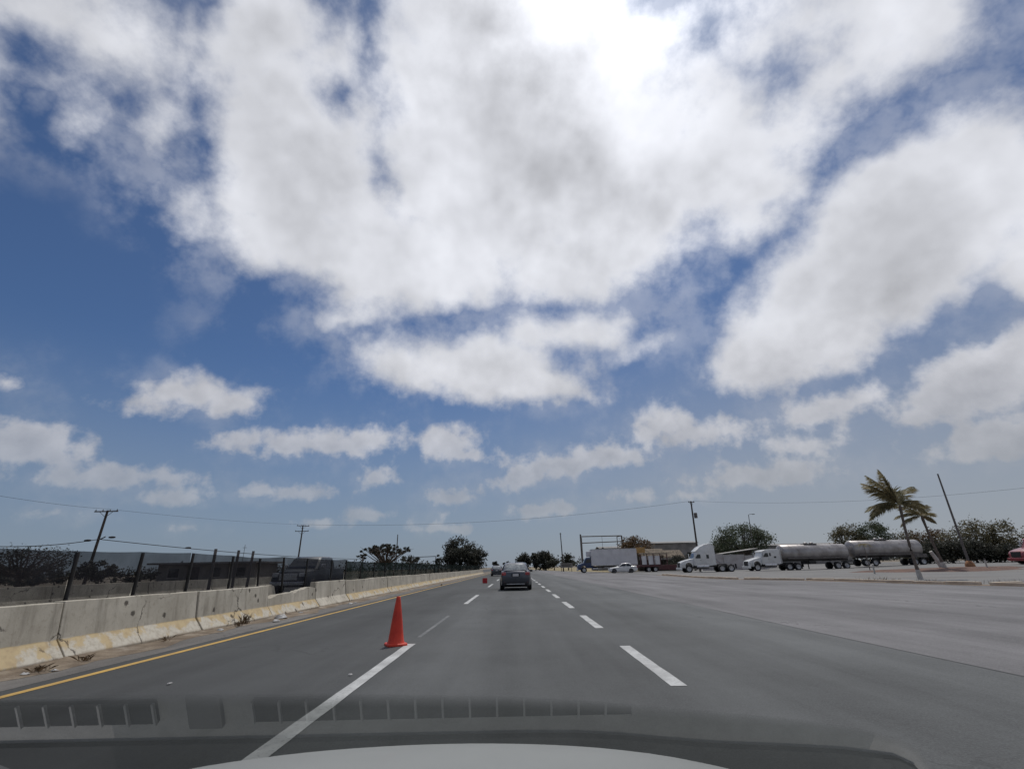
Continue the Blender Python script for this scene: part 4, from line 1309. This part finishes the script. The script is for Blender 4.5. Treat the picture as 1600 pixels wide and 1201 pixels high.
# blue cab box truck
x0 = at(902, 890, 92).x
B1 = thing('box_truck', 'box truck with dark blue cab and long white cargo box', 'truck', (x0, 92, 0), R(-2), 'trucks in the yard')
MB().prism([(.1, .5), (0, .9), (.08, 1.35), (.9, 1.6), (1.15, 1.66), (1.55, 2.45), (1.75, 2.55), (2.75, 2.58), (2.75, .75), (1.62, .75), (1.55, 1.05), (1.3, 1.2), (1.0, 1.2), (.75, 1.05), (.65, .5)], -1.05, 1.05).build('cab', M['blue'], B1, bevel=.06, smooth=35)
for sg in (-1, 1):
    side_plate('door_window', [(1.42, 1.68), (1.68, 2.32), (2.42, 2.32), (2.42, 1.68)], sg * 1.055, M['glass'], B1)
    MB().box((.12, sg * .8, 1.0), (.12, .3, .2)).build('headlight', M['lamp'], B1, bevel=.03)
    MB().box((1.3, sg * 1.25, 1.95), (.1, .2, .45)).build('mirror', M['blue'], B1, bevel=.02)
    MB().cyl((2.7, sg * .8, .62), (3.6, sg * .8, .62), .26, None, 14).build('fuel_tank', M['chrome'], B1, smooth=40)
MB().box((.05, 0, .5), (.2, 2.1, .28)).build('bumper', M['chrome'], B1, bevel=.03)
MB().box((1.33, 0, 2.06), (.03, 1.8, .72), Matrix.Rotation(R(27), 3, 'Y')).build('windscreen', M['glass'], B1)
Lb = 8.2
bx = MB().box((2.5 + Lb / 2, 0, 2.55), (Lb, 2.44, 2.72)).build('cargo_box', M['whitebox'], B1, bevel=.03)
for z_ in (1.22, 3.90):
    for sg in (-1, 1):
        MB().box((2.5 + Lb / 2, sg * 1.225, z_), (Lb, .05, .10)).build('box_rail', M['chrome'], bx)
for k in range(1, 11):
    for sg in (-1, 1):
        MB().box((2.5 + Lb * k / 11, sg * 1.226, 2.55), (.035, .022, 2.5)).build('box_rib', M['whitebox'], bx)
MB().box((2.495, .3, 3.3), (.03, .55, .5)).build('emblem', M['darkmetal'], bx)
MB().box((2.2, 0, 3.15), (.75, 1.6, .9)).build('cooling_unit', M['whitebox'], B1, bevel=.06)
MB().box((6.4, 0, .95), (8.2, .8, .22)).build('chassis', M['black'], B1)
for sg in (-1, 1):
    MB().box((6.2, sg * 1.05, .80), (3.0, .04, .10)).build('side_guard', M['chrome'], B1)
    wheel(B1, 1.15, sg * .9, .48, .28)
    wheel(B1, 8.3, sg * .85, .48, .5)
    wheel(B1, 9.5, sg * .85, .48, .5)

# maroon stake-bed trailer with pale boxes, beside the thatched stalls
x0 = at(999, 890, 86).x
ST = thing('stake_trailer', 'maroon stake-bed trailer with pale panels beside the white tractor', 'trailer', (x0, 86, 0), R(-2))
MB().box((3.1, 0, .95), (6.4, 2.2, .3)).build('bed', M['maroon'], ST, bevel=.02)
MB().box((4.7, -1.08, .62), (3.3, .06, .6)).build('side_skirt', M['maroon'], ST)
for k in range(5):
    MB().box((.15 + k * 1.1, -1.05, 1.9), (.12, .08, 1.9)).build('stake', M['maroon'], ST)
for (xa, xb) in ((.4, 1.15), (1.5, 2.5), (2.6, 3.4)):
    MB().box(((xa + xb) / 2, -.98, 1.85), (xb - xa, .06, 1.35)).build('side_panel', M['whitebox'], ST)
for k in range(3):
    MB().box((2.4, -1.02, 2.75 - .55 * 0 + .1 * k), (4.6, .05, .05)).build('top_rail', M['darkmetal'], ST)
for x_ in (1.4, 2.5):
    for sg in (-1, 1):
        wheel(ST, x_, sg * .9, .42, .3)
# red tractor entering at the right edge
q = at(1592, 880, 58)
RT = thing('tractor_unit', 'bright red tractor cut off by the right edge', 'truck', (q.x, 58, .40), R(-6), 'trucks in the yard')
tractor(RT, M['redpaint'], False)

# dark pickup in the opposite carriageway, behind the cloth
PK = thing('pickup_truck', 'dark blue grey pickup truck behind the shade cloth in the far lanes', 'truck', (-12.6, 28.2, 0), R(90), None)
# facing -x locally, so a quarter turn makes it face the camera's side
MB().loft([[(x_, y_, z_) for y_, z_ in [(-hw, zl), (-hw * 1.02, (zl + zt) / 2), (-hw * .95, zt - .05), (-hw * .7, zt), (hw * .7, zt), (hw * .95, zt - .05), (hw * 1.02, (zl + zt) / 2), (hw, zl)]] for x_, zl, zt, hw in
           [(0, .5, 1.05, .88), (.12, .42, 1.22, .98), (1.4, .42, 1.34, 1.0), (2.0, .42, 1.38, 1.0), (6.0, .45, 1.40, 1.0), (6.1, .5, 1.35, .98)]]).build('body', M['navy'], PK, smooth=35)
MB().loft([[(xa, -hw * .9, z_), (xa + .15, -hw, z_), (xb - .1, -hw, z_), (xb, -hw * .9, z_), (xb, hw * .9, z_), (xb - .1, hw, z_), (xa + .15, hw, z_), (xa, hw * .9, z_)] for z_, xa, xb, hw in
           [(1.34, 1.45, 4.5, .93), (1.75, 1.95, 4.42, .86), (2.0, 2.3, 4.3, .78), (2.06, 2.6, 4.1, .68)]]).build('cab', M['navy'], PK, smooth=35)
for sg in (-1, 1):
    for (xa, xb, xc, xe) in ((1.86, 2.95, 2.30, 2.95), (3.05, 4.25, 3.05, 4.15)):
        MB().quad((xa, sg * .925, 1.42), (xb, sg * .925, 1.42), (xe, sg * .828, 1.92), (xc, sg * .828, 1.92)).build('side_window', M['glass'], PK, fix=False)
    MB().box((.06, sg * .74, 1.05), (.2, .34, .22)).build('headlight', M['lamp'], PK, bevel=.04)
    MB().box((1.95, sg * 1.12, 1.5), (.14, .26, .22)).build('mirror', M['chrome'], PK, bevel=.04)
    for x_ in (1.05, 4.75):
        wheel(PK, x_, sg * .92, .41, .27)
    for x_ in (2.8, 3.9):
        MB().box((x_, sg * 1.02, 1.25), (.2, .03, .05)).build('door_handle', M['chrome'], PK)
MB().quad((1.50, -.8, 1.40), (1.50, .8, 1.40), (2.33, .66, 1.98), (2.33, -.66, 1.98)).build('windscreen', M['glass'], PK, fix=False)
MB().box((0, 0, .95), (.08, 1.0, .35)).build('grille', M['chrome'], PK, bevel=.02)
MB().box((-.05, 0, .6), (.2, 1.9, .22)).build('bumper', M['chrome'], PK, bevel=.05)

# ================================================================ right side: frame, stalls, walls, palms, trees
q1, q2 = at(907, 838, 112), at(971, 836.5, 112)
GW = q2.x - q1.x
GA = thing('steel_gantry', 'tall open steel frame behind the box truck', 'gantry', (q1.x, 112, 0))
MB().cyl((0, 0, 0), (0, 0, q1.z + .5), .17, None, 8).build('post', M['postgrey'], GA)
MB().cyl((GW, 0, 0), (GW, 0, q2.z), .17, None, 8).build('post', M['postgrey'], GA)
MB().cyl((.5, 2.2, 0), (.5, 2.2, q1.z - .2), .09, None, 8).build('post', M['postgrey'], GA)
MB().cyl((GW - .6, 2.2, 0), (GW - .6, 2.2, q2.z - .1), .09, None, 8).build('post', M['postgrey'], GA)
MB().cyl((0, 0, q1.z), (GW, 0, q2.z), .11, None, 8).build('beam', M['postgrey'], GA)
MB().cyl((0, 0, q1.z - 1.4), (GW, 0, q2.z - 1.2), .10, None, 8).build('beam', M['postgrey'], GA)
MB().cyl((0, 0, q1.z), (.5, 2.2, q1.z - .2), .08, None, 8).build('beam', M['postgrey'], GA)
MB().cyl((GW, 0, q2.z), (GW - .6, 2.2, q2.z - .1), .08, None, 8).build('beam', M['postgrey'], GA)
hk = MB().cyl((GW * .52, 0, q1.z - 2.7), (GW * .52, 0, q1.z), .03, None, 6).build('hanger', M['darkmetal'], GA)
MB().lathe([(0, -.35), (.22, -.25), (.28, 0), (.2, .25), (0, .35)], (GW * .52, 0, q1.z - 2.7), 10).build('hanging_lamp', M['darkmetal'], hk, smooth=50)
# board sign
q = at(885, 884, 118)
SB = thing('roadside_board', 'small pale board sign left of the blue cab', 'sign', (q.x, 118, 0), R(8))
for x_ in (-1.2, 1.2):
    MB().box((x_, 0, .9), (.1, .1, 1.8)).build('post', M['postgrey'], SB)
MB().box((0, -.06, 1.35), (2.9, .06, .95)).build('panel', M['plaster'], SB)
MB().box((0, -.10, 1.5), (2.4, .02, .16)).build('stripe', M['darkmetal'], SB)
MB().box((0, -.10, 1.2), (2.0, .02, .12)).build('stripe', M['darkmetal'], SB)


def shed(label, px, dist, wpx, hpx_top, depth, wall_mat, roof_mat, name='shed', pitch=.5, group='low buildings behind the trucks', wins=2):
    c_ = ground_at(px, dist)
    W = wpx / 793 * dist
    h = at(px, hpx_top, dist).z - pitch
    root = thing(name, label, 'building', (c_.x, dist + depth / 2, 0), 0, group)
    MB().box((0, 0, h / 2), (W, depth, h)).build('wall', wall_mat, root)
    MB().prism([(-depth / 2 - .3, h), (0, h + pitch), (depth / 2 + .3, h), (depth / 2 + .3, h + .12), (0, h + pitch + .12), (-depth / 2 - .3, h + .12)], -W / 2 - .3, W / 2 + .3, 'x').build('roof', roof_mat, root)
    for k in range(wins):
        x_ = -W / 2 + W * (k + .7) / (wins + .4)
        MB().box((x_, -depth / 2 - .01, h * .55), (1.1, .06, 1.0)).build('window', M['glass'], root)
    return root


shed('long grey building with a sheet roof behind the dry tree', 1052, 118, 84, 845, 8, M['plaster'], M['roofgrey'], wins=4)
shed('low grey shed at the left behind the cargo box', 970, 125, 60, 853, 6, M['plaster'], M['roofgrey'], wins=3)
shed('small pale shed behind the high-roof tractor', 1118, 108, 40, 856, 5, M['wall'], M['roofgrey'], wins=1)
shed('wide low building far behind the tank trailers', 1262, 130, 150, 848, 8, M['plaster'], M['roofgrey'], wins=5)
# thatched stalls
for i, (px, dist, wpx, top, lab) in enumerate(((1018, 97, 34, 858, 'left thatched roadside stall behind the maroon trailer'), (1046, 99, 34, 860, 'right thatched stall beside the high-roof tractor'))):
    c_ = ground_at(px, dist)
    W = wpx / 793 * dist
    h = at(px, top, dist).z
    root = thing('thatched_stall', lab, 'stall', (c_.x, dist, 0), R(random.uniform(-4, 4)), 'thatched stalls')
    for x_ in (-W / 2 + .2, W / 2 - .2):
        for y_ in (-1.6, 1.6):
            MB().cyl((x_, y_, 0), (x_, y_, h - .9), .07, None, 6).build('post', M['wood'], root)
    mb = MB()
    mb.prism([(-2.3, h - 1.25), (0, h - .1), (2.3, h - 1.25), (2.3, h - 1.05), (0, h + .1), (-2.3, h - 1.05)], -W / 2 - .3, W / 2 + .3, 'x')
    for k in range(420):      # ragged palm leaves over the eave
        a_ = random.uniform(-W / 2 - .3, W / 2 + .3)
        t_ = random.uniform(0, 1)
        z_ = h + .1 - t_ * 1.15
        p_ = Vector((a_, -2.3 * t_, z_))
        e_ = p_ + Vector((random.gauss(0, .2), -.55, -.35 + random.gauss(0, .12)))
        mb.add([p_ + Vector((-.05, 0, .02)), p_ + Vector((.05, 0, .02)), e_ + Vector((.03, 0, .03)), e_ + Vector((-.03, 0, .03))], [(0, 1, 2, 3)])
    mb.build('roof', M['thatch'], root, fix=False)
    MB().box((0, -1.3, .5), (W * .8, .5, 1.0)).build('counter', M['wood'], root)
    MB().box((0, 1.6, 1.0), (W * .9, .06, 2.0)).build('back_wall', M['wood'], root)
q = at(1001, 858, 91)
SG = thing('stall_sign', 'ochre board sign above the rear end of the cargo box', 'sign', (q.x, 91.5, 0))
for x_ in (-.6, .6):
    MB().cyl((x_, 0, 0), (x_, 0, q.z), .05, None, 6).build('post', M['wood'], SG)
MB().box((0, -.06, q.z - .1), (1.7, .06, .95)).build('panel', M['board'], SG)
# whitewashed wall behind the tractors: separate bays
for i, (pa, pb, top) in enumerate(((1098, 1132, 866), (1132.4, 1166, 867), (1166.4, 1200, 868))):
    a, b = ground_at(pa, 88), ground_at(pb, 88)
    h = at(pa, top, 88).z
    root = thing('yard_wall', ('whitewashed wall bay with brown stains behind the tractor wheels', 'plain whitewashed wall bay between the two tractors', 'whitewashed wall bay behind the bonnet of the second tractor')[i], 'wall', ((a.x + b.x) / 2, 88, 0), 0, 'whitewashed yard wall bays')
    MB().box((0, 0, h / 2), (b.x - a.x - .02, .18, h)).build('panel', M['wall'], root)
    MB().box((0, 0, h + .04), (b.x - a.x + .0, .26, .08)).build('coping', M['limewash'], root)
a = ground_at(1165, 87)
AW = thing('sheet_awning', 'sloping tin awning on posts behind the second tractor', 'awning', (a.x, 90, 0))
za = at(1150, 866, 90).z
zb = at(1185, 857, 90).z
MB().prism([(-4, za), (3.4, zb), (3.4, zb + .1), (-4, za + .1)], -1.5, 1.5).build('roof', M['limewash'], AW)
for x_, z_ in ((-3.8, za), (3.2, zb)):
    for y_ in (-1.3, 1.3):
        MB().cyl((x_, y_, 0), (x_, y_, z_), .06, None, 6).build('post', M['darkmetal'], AW)

G5 = 'trees and bushes behind the yard'
tree_px('dry_tree', 'tree with rusty brown dry leaves above the cargo box end', 998, 838, 104, 27, M['leafdry'], 866, n=2600, leaf=.2, clumps=34, group=G5, limbs=14, spread=.3)
tree_px('round_tree', 'large round green tree behind the wall between the tractors', 1168, 819, 100, 46, M['leaf'], 868, n=9000, leaf=.17, clumps=80, group=G5, trunk=.35, limbs=18, spread=.26)
tree_px('round_tree', 'smaller green tree left beside the large round one', 1136, 838, 104, 22, M['leaf'], 868, n=2600, leaf=.18, clumps=30, group=G5)
tree_px('green_tree', 'left green tree above the gap between the tank trailers', 1338, 818, 100, 25, M['leafolive'], 868, n=4200, leaf=.18, clumps=44, group=G5, z0=.3)
tree_px('green_tree', 'right green tree above the second tank trailer', 1376, 812, 98, 26, M['leaf'], 868, n=4600, leaf=.18, clumps=46, group=G5, z0=.4)
tree_px('scrub_tree', 'low olive scrub tree just left of the palms', 1428, 828, 96, 26, M['leafolive'], 876, n=3200, leaf=.18, clumps=36, group=G5, z0=.4)
tree_px('scrub_tree', 'brownish scrub tree behind the second palm', 1468, 822, 92, 30, M['leafdry'], 878, n=3400, leaf=.18, clumps=38, group=G5, z0=.4)
tree_px('scrub_tree', 'olive scrub tree right of the steel pole', 1530, 812, 86, 36, M['leafolive'], 878, n=5200, leaf=.17, clumps=52, group=G5, z0=.4)
tree_px('scrub_tree', 'olive scrub tree above the red tractor at right edge', 1592, 814, 82, 30, M['leafolive'], 878, n=4200, leaf=.17, clumps=42, group=G5, z0=.4)
for i, (px, hw, top) in enumerate(((1455, 24, 845), (1492, 26, 842), (1530, 28, 846), (1566, 26, 850), (1606, 30, 848))):
    tree_px('hedge_bush', ('first dark hedge bush, behind the end of the tank trailer', 'second dark hedge bush, behind the palm stump', 'third dark hedge bush, behind the steel pole', 'fourth dark hedge bush, left of the red tractor', 'last dark hedge bush, behind the red tractor')[i], px, top, 80 - i, hw, M['leafdark'], 884, n=3600, leaf=.17, clumps=40, group=G5, z0=.4, shell=.2, spread=.4)
for i, (px, hw, top) in enumerate(((1060, 20, 868), (1086, 14, 862))):
    tree_px('hedge_bush', ('dark scrub between the stalls and the high-roof tractor', 'dark scrub behind the high-roof tractor cab')[i], px, top, 92, hw, M['leafdark'], 890, n=1800, leaf=.16, clumps=26, group=G5, shell=.2, spread=.4)


def palm(label, base_, crown_, r0, fronds, white_h, stump=False):
    root = thing('palm_tree', label, 'palm', base_, 0, 'palms on the island')
    c_ = Vector(crown_) - Vector(base_)
    path, rad = [], []
    n = 16
    for i in range(n + 1):
        u_ = i / n
        q_ = Vector((c_.x * (u_ ** 1.15), c_.y * u_, c_.z * u_)) + Vector((math.sin(u_ * 3.1) * -.10, 0, 0))
        path.append(q_)
        rad.append(r0 * (1.35 - .55 * min(1, u_ * 5) - .22 * u_) * (1 + (.05 if i % 2 else -.03)))
    rad[-2] *= 1.35
    rad[-3] *= 1.25
    tr = MB().tube(path, rad, 10).build('trunk', M['palmbark'], root, smooth=60)
    k = max(2, int(n * white_h))
    MB().tube([q_ for q_ in path[:k + 1]], [r_ * 1.04 + .004 for r_ in rad[:k + 1]], 10).build('whitewash', M['limewash'], tr, smooth=60)
    for (az_, el0, L, droop, wd) in fronds:
        mb_ = MB()
        d0 = Vector((math.cos(R(az_)) * math.cos(R(el0)), math.sin(R(az_)) * math.cos(R(el0)), math.sin(R(el0))))
        pts = []
        p_ = c_.copy()
        dd = d0.copy()
        ns = 22
        for i in range(ns + 1):
            pts.append(p_.copy())
            p_ = p_ + dd * (L / ns)
            dd = (dd + Vector((-.004, 0, -droop / ns))).normalized()
        mb_.tube(pts, [.035 * (1 - .85 * i / ns) + .004 for i in range(ns + 1)], 5)
        for i in range(3, ns + 1):
            u_ = i / ns
            for rep in range(3):
                t_ = (pts[i] - pts[i - 1]).normalized()
                side = t_.cross(Vector((0, 0, 1)))
                if side.length < .2:
                    side = t_.cross(Vector((0, 1, 0)))
                side.normalize()
                bp_ = pts[i - 1].lerp(pts[i], rep / 3)
                ll = wd * 1.15 * math.sin(math.pi * min(1, .16 + u_ * .80)) * random.uniform(.8, 1.15)
                for sg in (-1, 1):
                    e_ = bp_ + (side * sg * .75 + t_ * .6 + Vector((-.15, 0, -.45 + random.gauss(0, .12)))).normalized() * ll
                    wv = t_ * .030
                    m_ = bp_.lerp(e_, .5) + Vector((0, 0, .05 * ll))
                    mb_.add([bp_ - wv, bp_ + wv, m_ + wv * .9, e_, m_ - wv * .9], [(0, 1, 2, 3, 4)])
        mb_.build('frond', M['frond'], root, fix=False)
    return root


pb = Vector((25.3, 32.2, 0.0))
pc = at(1406, 789, 32.2)
palm('nearer tall coconut palm with wind-swept fronds and whitewashed foot', pb, pc, .115,
     [(172, 66, 2.6, .8, .8), (176, 54, 2.5, 1.0, .8), (181, 22, 2.6, 1.2, .82), (185, 6, 2.7, 1.1, .8), (168, 80, 2.5, .5, .75), (15, 62, 2.3, 1.5, .7), (4, 40, 2.0, 1.9, .62), (350, 22, 1.8, 1.8, .55), (162, 60, 2.5, 1.0, .75), (188, 14, 2.6, 1.2, .8), (120, 82, 2.2, .5, .7)], .14)
pb = at(1476, 886, 52)
pb.z = yard_z(pb.x, 52) + .15
pc = at(1440, 806, 52)
palm('second palm leaning left behind, growing from the reddish bed', pb, pc, .17,
     [(172, 50, 3.1, 1.2, .9), (180, 26, 3.2, 1.2, .9), (188, 4, 3.2, 1.0, .85), (165, 66, 2.9, 1.0, .85), (10, 40, 2.0, 1.7, .7), (0, 10, 1.6, 1.6, .55), (260, 60, 2.0, 1.4, .7), (90, 55, 2.0, 1.5, .7), (350, -10, 1.5, 1.0, .5)], .0)
q = at(1473, 886, 54)
tag(MB().tube([(0, 0, -.1), (-.35, 0, .9), (-.75, 0, 1.75)], [.24, .2, .17], 10).build('palm_stump', M['limewash'], None, smooth=50, loc=(q.x, 54, yard_z(q.x, 54) + .1)), 'leaning whitewashed palm stump beside the reddish bed', 'stump')
# small palm seedling shape in front of the second tank
q = ground_at(1358, 62)
q.z = yard_z(q.x, 62)
SP = thing('young_palm', 'young yellowish palm in front of the right tank trailer', 'palm', q)
zt = at(1358, 850, 62).z - q.z
MB().tube([(0, 0, 0), (.05, 0, zt * .6), (.02, 0, zt)], [.05, .04, .035], 6).build('trunk', M['palmbark'], SP)
for k in range(9):
    a_ = 40 * k
    mb = MB()
    for j in range(14):
        u_ = j / 13
        p_ = Vector((math.cos(R(a_)) * u_ * .9, math.sin(R(a_)) * u_ * .9, zt + .5 * u_ - .75 * u_ * u_))
        for sg in (-1, 1):
            e_ = p_ + Vector((math.cos(R(a_ + sg * 60)) * .24, math.sin(R(a_ + sg * 60)) * .24, -.12))
            mb.add([p_ + Vector((0, 0, .012)), e_, p_ - Vector((0, 0, .02))], [(0, 1, 2)])
    mb.build('frond', M['frond'], SP, fix=False)
# low posts
for i, (px, py, dist, h) in enumerate(((1364, 895, 46, .75), (1542, 884, 50, .95))):
    q = ground_at(px, dist)
    q.z = yard_z(q.x, dist)
    root = thing('short_post', ('low pale marker post on the yard in front of the right tank', 'short dark-topped post right of the steel pole')[i], 'post', q)
    MB().cyl((0, 0, 0), (.02, 0, h), .07, .06, 8).build('shaft', M['limewash'], root)
    MB().lathe([(.085, h), (.085, h + .08), (0, h + .12)], (.02, 0, 0), 8).build('cap', M['limewash'] if i == 0 else M['black'], root)
# dry plants on the island edge
for i, (px, py, n) in enumerate(((1372, 903, 50), (1568, 908, 70), (1450, 906, 30))):
    d_ = fwd * FPX + rt * (px - 800) + up * (600.5 - py)
    q = Vector((0, 0, CAM_H)) + d_ * ((.1 - CAM_H) / d_.z)
    mb = MB()
    for k in range(n):
        b0 = Vector((random.gauss(0, .7), random.gauss(0, .2), 0))
        t_ = b0 + Vector((random.gauss(0, .12), random.gauss(0, .12), random.uniform(.05, .28)))
        s_ = Vector((.02, .01, 0))
        mb.add([b0 - s_, b0 + s_, t_], [(0, 1, 2)])
    tag(mb.build('dry_weed', M['leafdry'], None, fix=False, loc=(q.x, q.y, .01)), ('dry grass tuft behind the kerb left of the nearer palm', 'dry grass tuft behind the kerb at the far right', 'dry grass at the foot of the nearer palm')[i], 'weed', 'dry weeds on the island')

# ================================================================ the car the picture is taken from
OC = thing('white_car', 'white car bonnet at the bottom edge with dashboard reflected in its windscreen', 'car', (-.18, 0, 0))
NXH, prof = 28, [(.82, .870), (1.0, .856), (1.2, .832), (1.4, .798), (1.6, .755), (1.75, .716), (1.85, .688), (1.95, .650), (2.05, .595), (2.12, .52), (2.16, .40)]
vs = []
for (y_, z_) in prof:
    for i in range(NXH + 1):
        u_ = -1 + 2 * i / NXH
        vs.append((u_ * .96 - .05, y_ - .12 * u_ * u_, z_ + .002 - .034 * u_ * u_ - .05 * abs(u_) ** 5))
fs = [(j * (NXH + 1) + i, j * (NXH + 1) + i + 1, (j + 1) * (NXH + 1) + i + 1, (j + 1) * (NXH + 1) + i) for j in range(len(prof) - 1) for i in range(NXH)]
MB().add(vs, fs).build('bonnet', material('own_white_paint', (0.84, 0.84, 0.83), (0.81, 0.81, 0.80), 0.4, coat=0.15, scale=1.5), OC, smooth=60)
# dashboard under the glass
DZ = .905
dash_m = material('dashboard_plastic', (0.26, 0.26, 0.255), (0.22, 0.22, 0.215), 0.75, scale=30, bump=.2)
dark_m = material('slot_shade_black', (0.012, 0.012, 0.013), None, 0.8)  # near-black base paints in the shade of the slots and dash front
DB = MB().box((0, .36, DZ - .05), (1.56, .88, .10)).build('dashboard', dash_m, OC, bevel=.02)
J = (.80, .92)
def vent(xa, xb, sa, sb, n):
    ya, yb = J[0] - sa, J[0] - sb
    wl = MB().box(((xa + xb) / 2, (ya + yb) / 2, DZ + .003), (xb - xa, abs(yb - ya), .006)).build('vent_shade_plate', dark_m, DB)  # raised black plate, painting the shade inside the vent slots
    for k in range(n + 1):
        x_ = xa + (xb - xa) * k / n
        MB().box((x_, (ya + yb) / 2, DZ + .008), (.0028, abs(yb - ya), .004)).build('vent_slat', dash_m, DB)
vent(-.17, .33, .128, .160, 14)
vent(-.62, -.30, .128, .160, 9)
MB().box((-.235, J[0] - .145, DZ + .004), (.045, .05, .008)).build('sensor_cover', material('cover_plastic', (0.10, 0.10, 0.10), None, 0.7), DB, bevel=.002)
poly = [(-.66, J[0] - .012), (-.66, J[0] - .098)] + [(-.66 + i * .05, J[0] - .098) for i in range(1, 18)] + [(.26, J[0] - .096), (.32, J[0] - .091), (.38, J[0] - .083), (.45, J[0] - .075), (.54, J[0] - .069), (.62, J[0] - .062), (.69, J[0] - .050), (.72, J[0] - .034), (.73, J[0] - .012)]
MB().prism(poly, DZ + .001, DZ + .008, 'z').build('dash_shade_plate', dark_m, DB)  # raised black plate stands in for the unlit front of the dashboard


def glassmat():
    mt = bpy.data.materials.new('windscreen_glass')
    mt.use_nodes = True
    t = NT(mt.node_tree)
    o_ = t.n('ShaderNodeOutputMaterial')
    g = t.n('ShaderNodeNewGeometry')
    cosi = t.math('ABSOLUTE', t.vec('DOT_PRODUCT', g.outputs['Normal'], g.outputs['Incoming']))
    fres = t.math('MULTIPLY_ADD', t.math('POWER', t.math('SUBTRACT', 1.0, cosi), 5.0), .9, .11)
    tr = t.n('ShaderNodeBsdfTransparent')
    tn = t.n('ShaderNodeAttribute', attribute_name='tint').outputs['Fac']
    t.put(tr.inputs['Color'], t.mix(tn, (.97, .97, .97), (.59, .61, .60)))  # grey tint stands in for the contrast with reflected glare above
    fres = t.math('MULTIPLY', fres, tn)
    gl = t.n('ShaderNodeBsdfGlossy')
    gl.inputs['Roughness'].default_value = 0.0
    mx = t.n('ShaderNodeMixShader')
    t.put(mx.inputs[0], fres)
    t.put(mx.inputs[1], tr.outputs[0])
    t.put(mx.inputs[2], gl.outputs[0])
    t.put(o_.inputs['Surface'], mx.outputs[0])
    return mt


def clearmat():
    mt = bpy.data.materials.new('clear_glass')
    mt.use_nodes = True
    t = NT(mt.node_tree)
    o_ = t.n('ShaderNodeOutputMaterial')
    tr = t.n('ShaderNodeBsdfTransparent')
    t.put(o_.inputs['Surface'], tr.outputs[0])
    return mt


def pane(name, t0, t1, mat):
    c, s_ = math.cos(R(30)), math.sin(R(30))
    vs_ = []
    for tt in (t0, t1):
        hw = .76 - .12 * tt
        for x_ in (-hw, hw):
            vs_.append((x_, J[0] - c * tt, J[1] + s_ * tt))
    return MB().add(vs_, [(0, 1, 3, 2)]).build(name, mat, OC)


# foot of the screen, tinted to imitate the glare-free part of the reflection: its upper edge runs level and bends down towards the right
gc, gs = math.cos(R(30)), math.sin(R(30))
nrm = Vector((0, gs, gc))
top_edge = []
for px, py in ((-260, 1092), (0, 1086), (300, 1083), (600, 1083), (800, 1087), (930, 1094), (1040, 1104), (1150, 1113), (1260, 1124), (1350, 1138), (1410, 1155), (1440, 1172), (1462, 1215)):
    v_ = fwd * FPX + rt * (px - 800) + up * (600.5 - py)
    tt = (Vector((0, J[0], J[1])) - Vector((0, 0, CAM_H))).dot(nrm) / v_.dot(nrm)
    p_ = Vector((0, 0, CAM_H)) + v_ * tt
    top_edge.append(((p_.x + .18), p_.y, p_.z))
low_edge = [(min(a, top_edge[-1][0]), J[0], J[1]) for a, b, c in top_edge]
rows = [top_edge]
for u_ in (.035, .07, .5, 1.0):
    rows.append([tuple(Vector(a).lerp(Vector((b[0] - (.04 * min(1, u_ * 4) if i > 8 else 0), b[1], b[2])), u_)) for i, (a, b) in enumerate(zip(top_edge, low_edge))])
ft = MB().loft(rows, cap=False, closed=False).build('windscreen_foot', glassmat(), OC, fix=False)
at_ = ft.data.attributes.new('tint', 'FLOAT', 'POINT')
at_.data.foreach_set('value', [v for v in (0.0, .6, 1.0, 1.0, 1.0) for _ in top_edge])
side = [(top_edge[-1][0] + .008, J[0], J[1])] + [(a + .002, b, c) for a, b, c in reversed(top_edge)] + [(top_edge[0][0], J[0] - gc, J[1] + gs), (.66, J[0] - gc, J[1] + gs), (.78, J[0], J[1])]
MB().add([(a, b - .002, c - .001) for a, b, c in side], [tuple(range(len(side)))]).build('windscreen', clearmat(), OC)
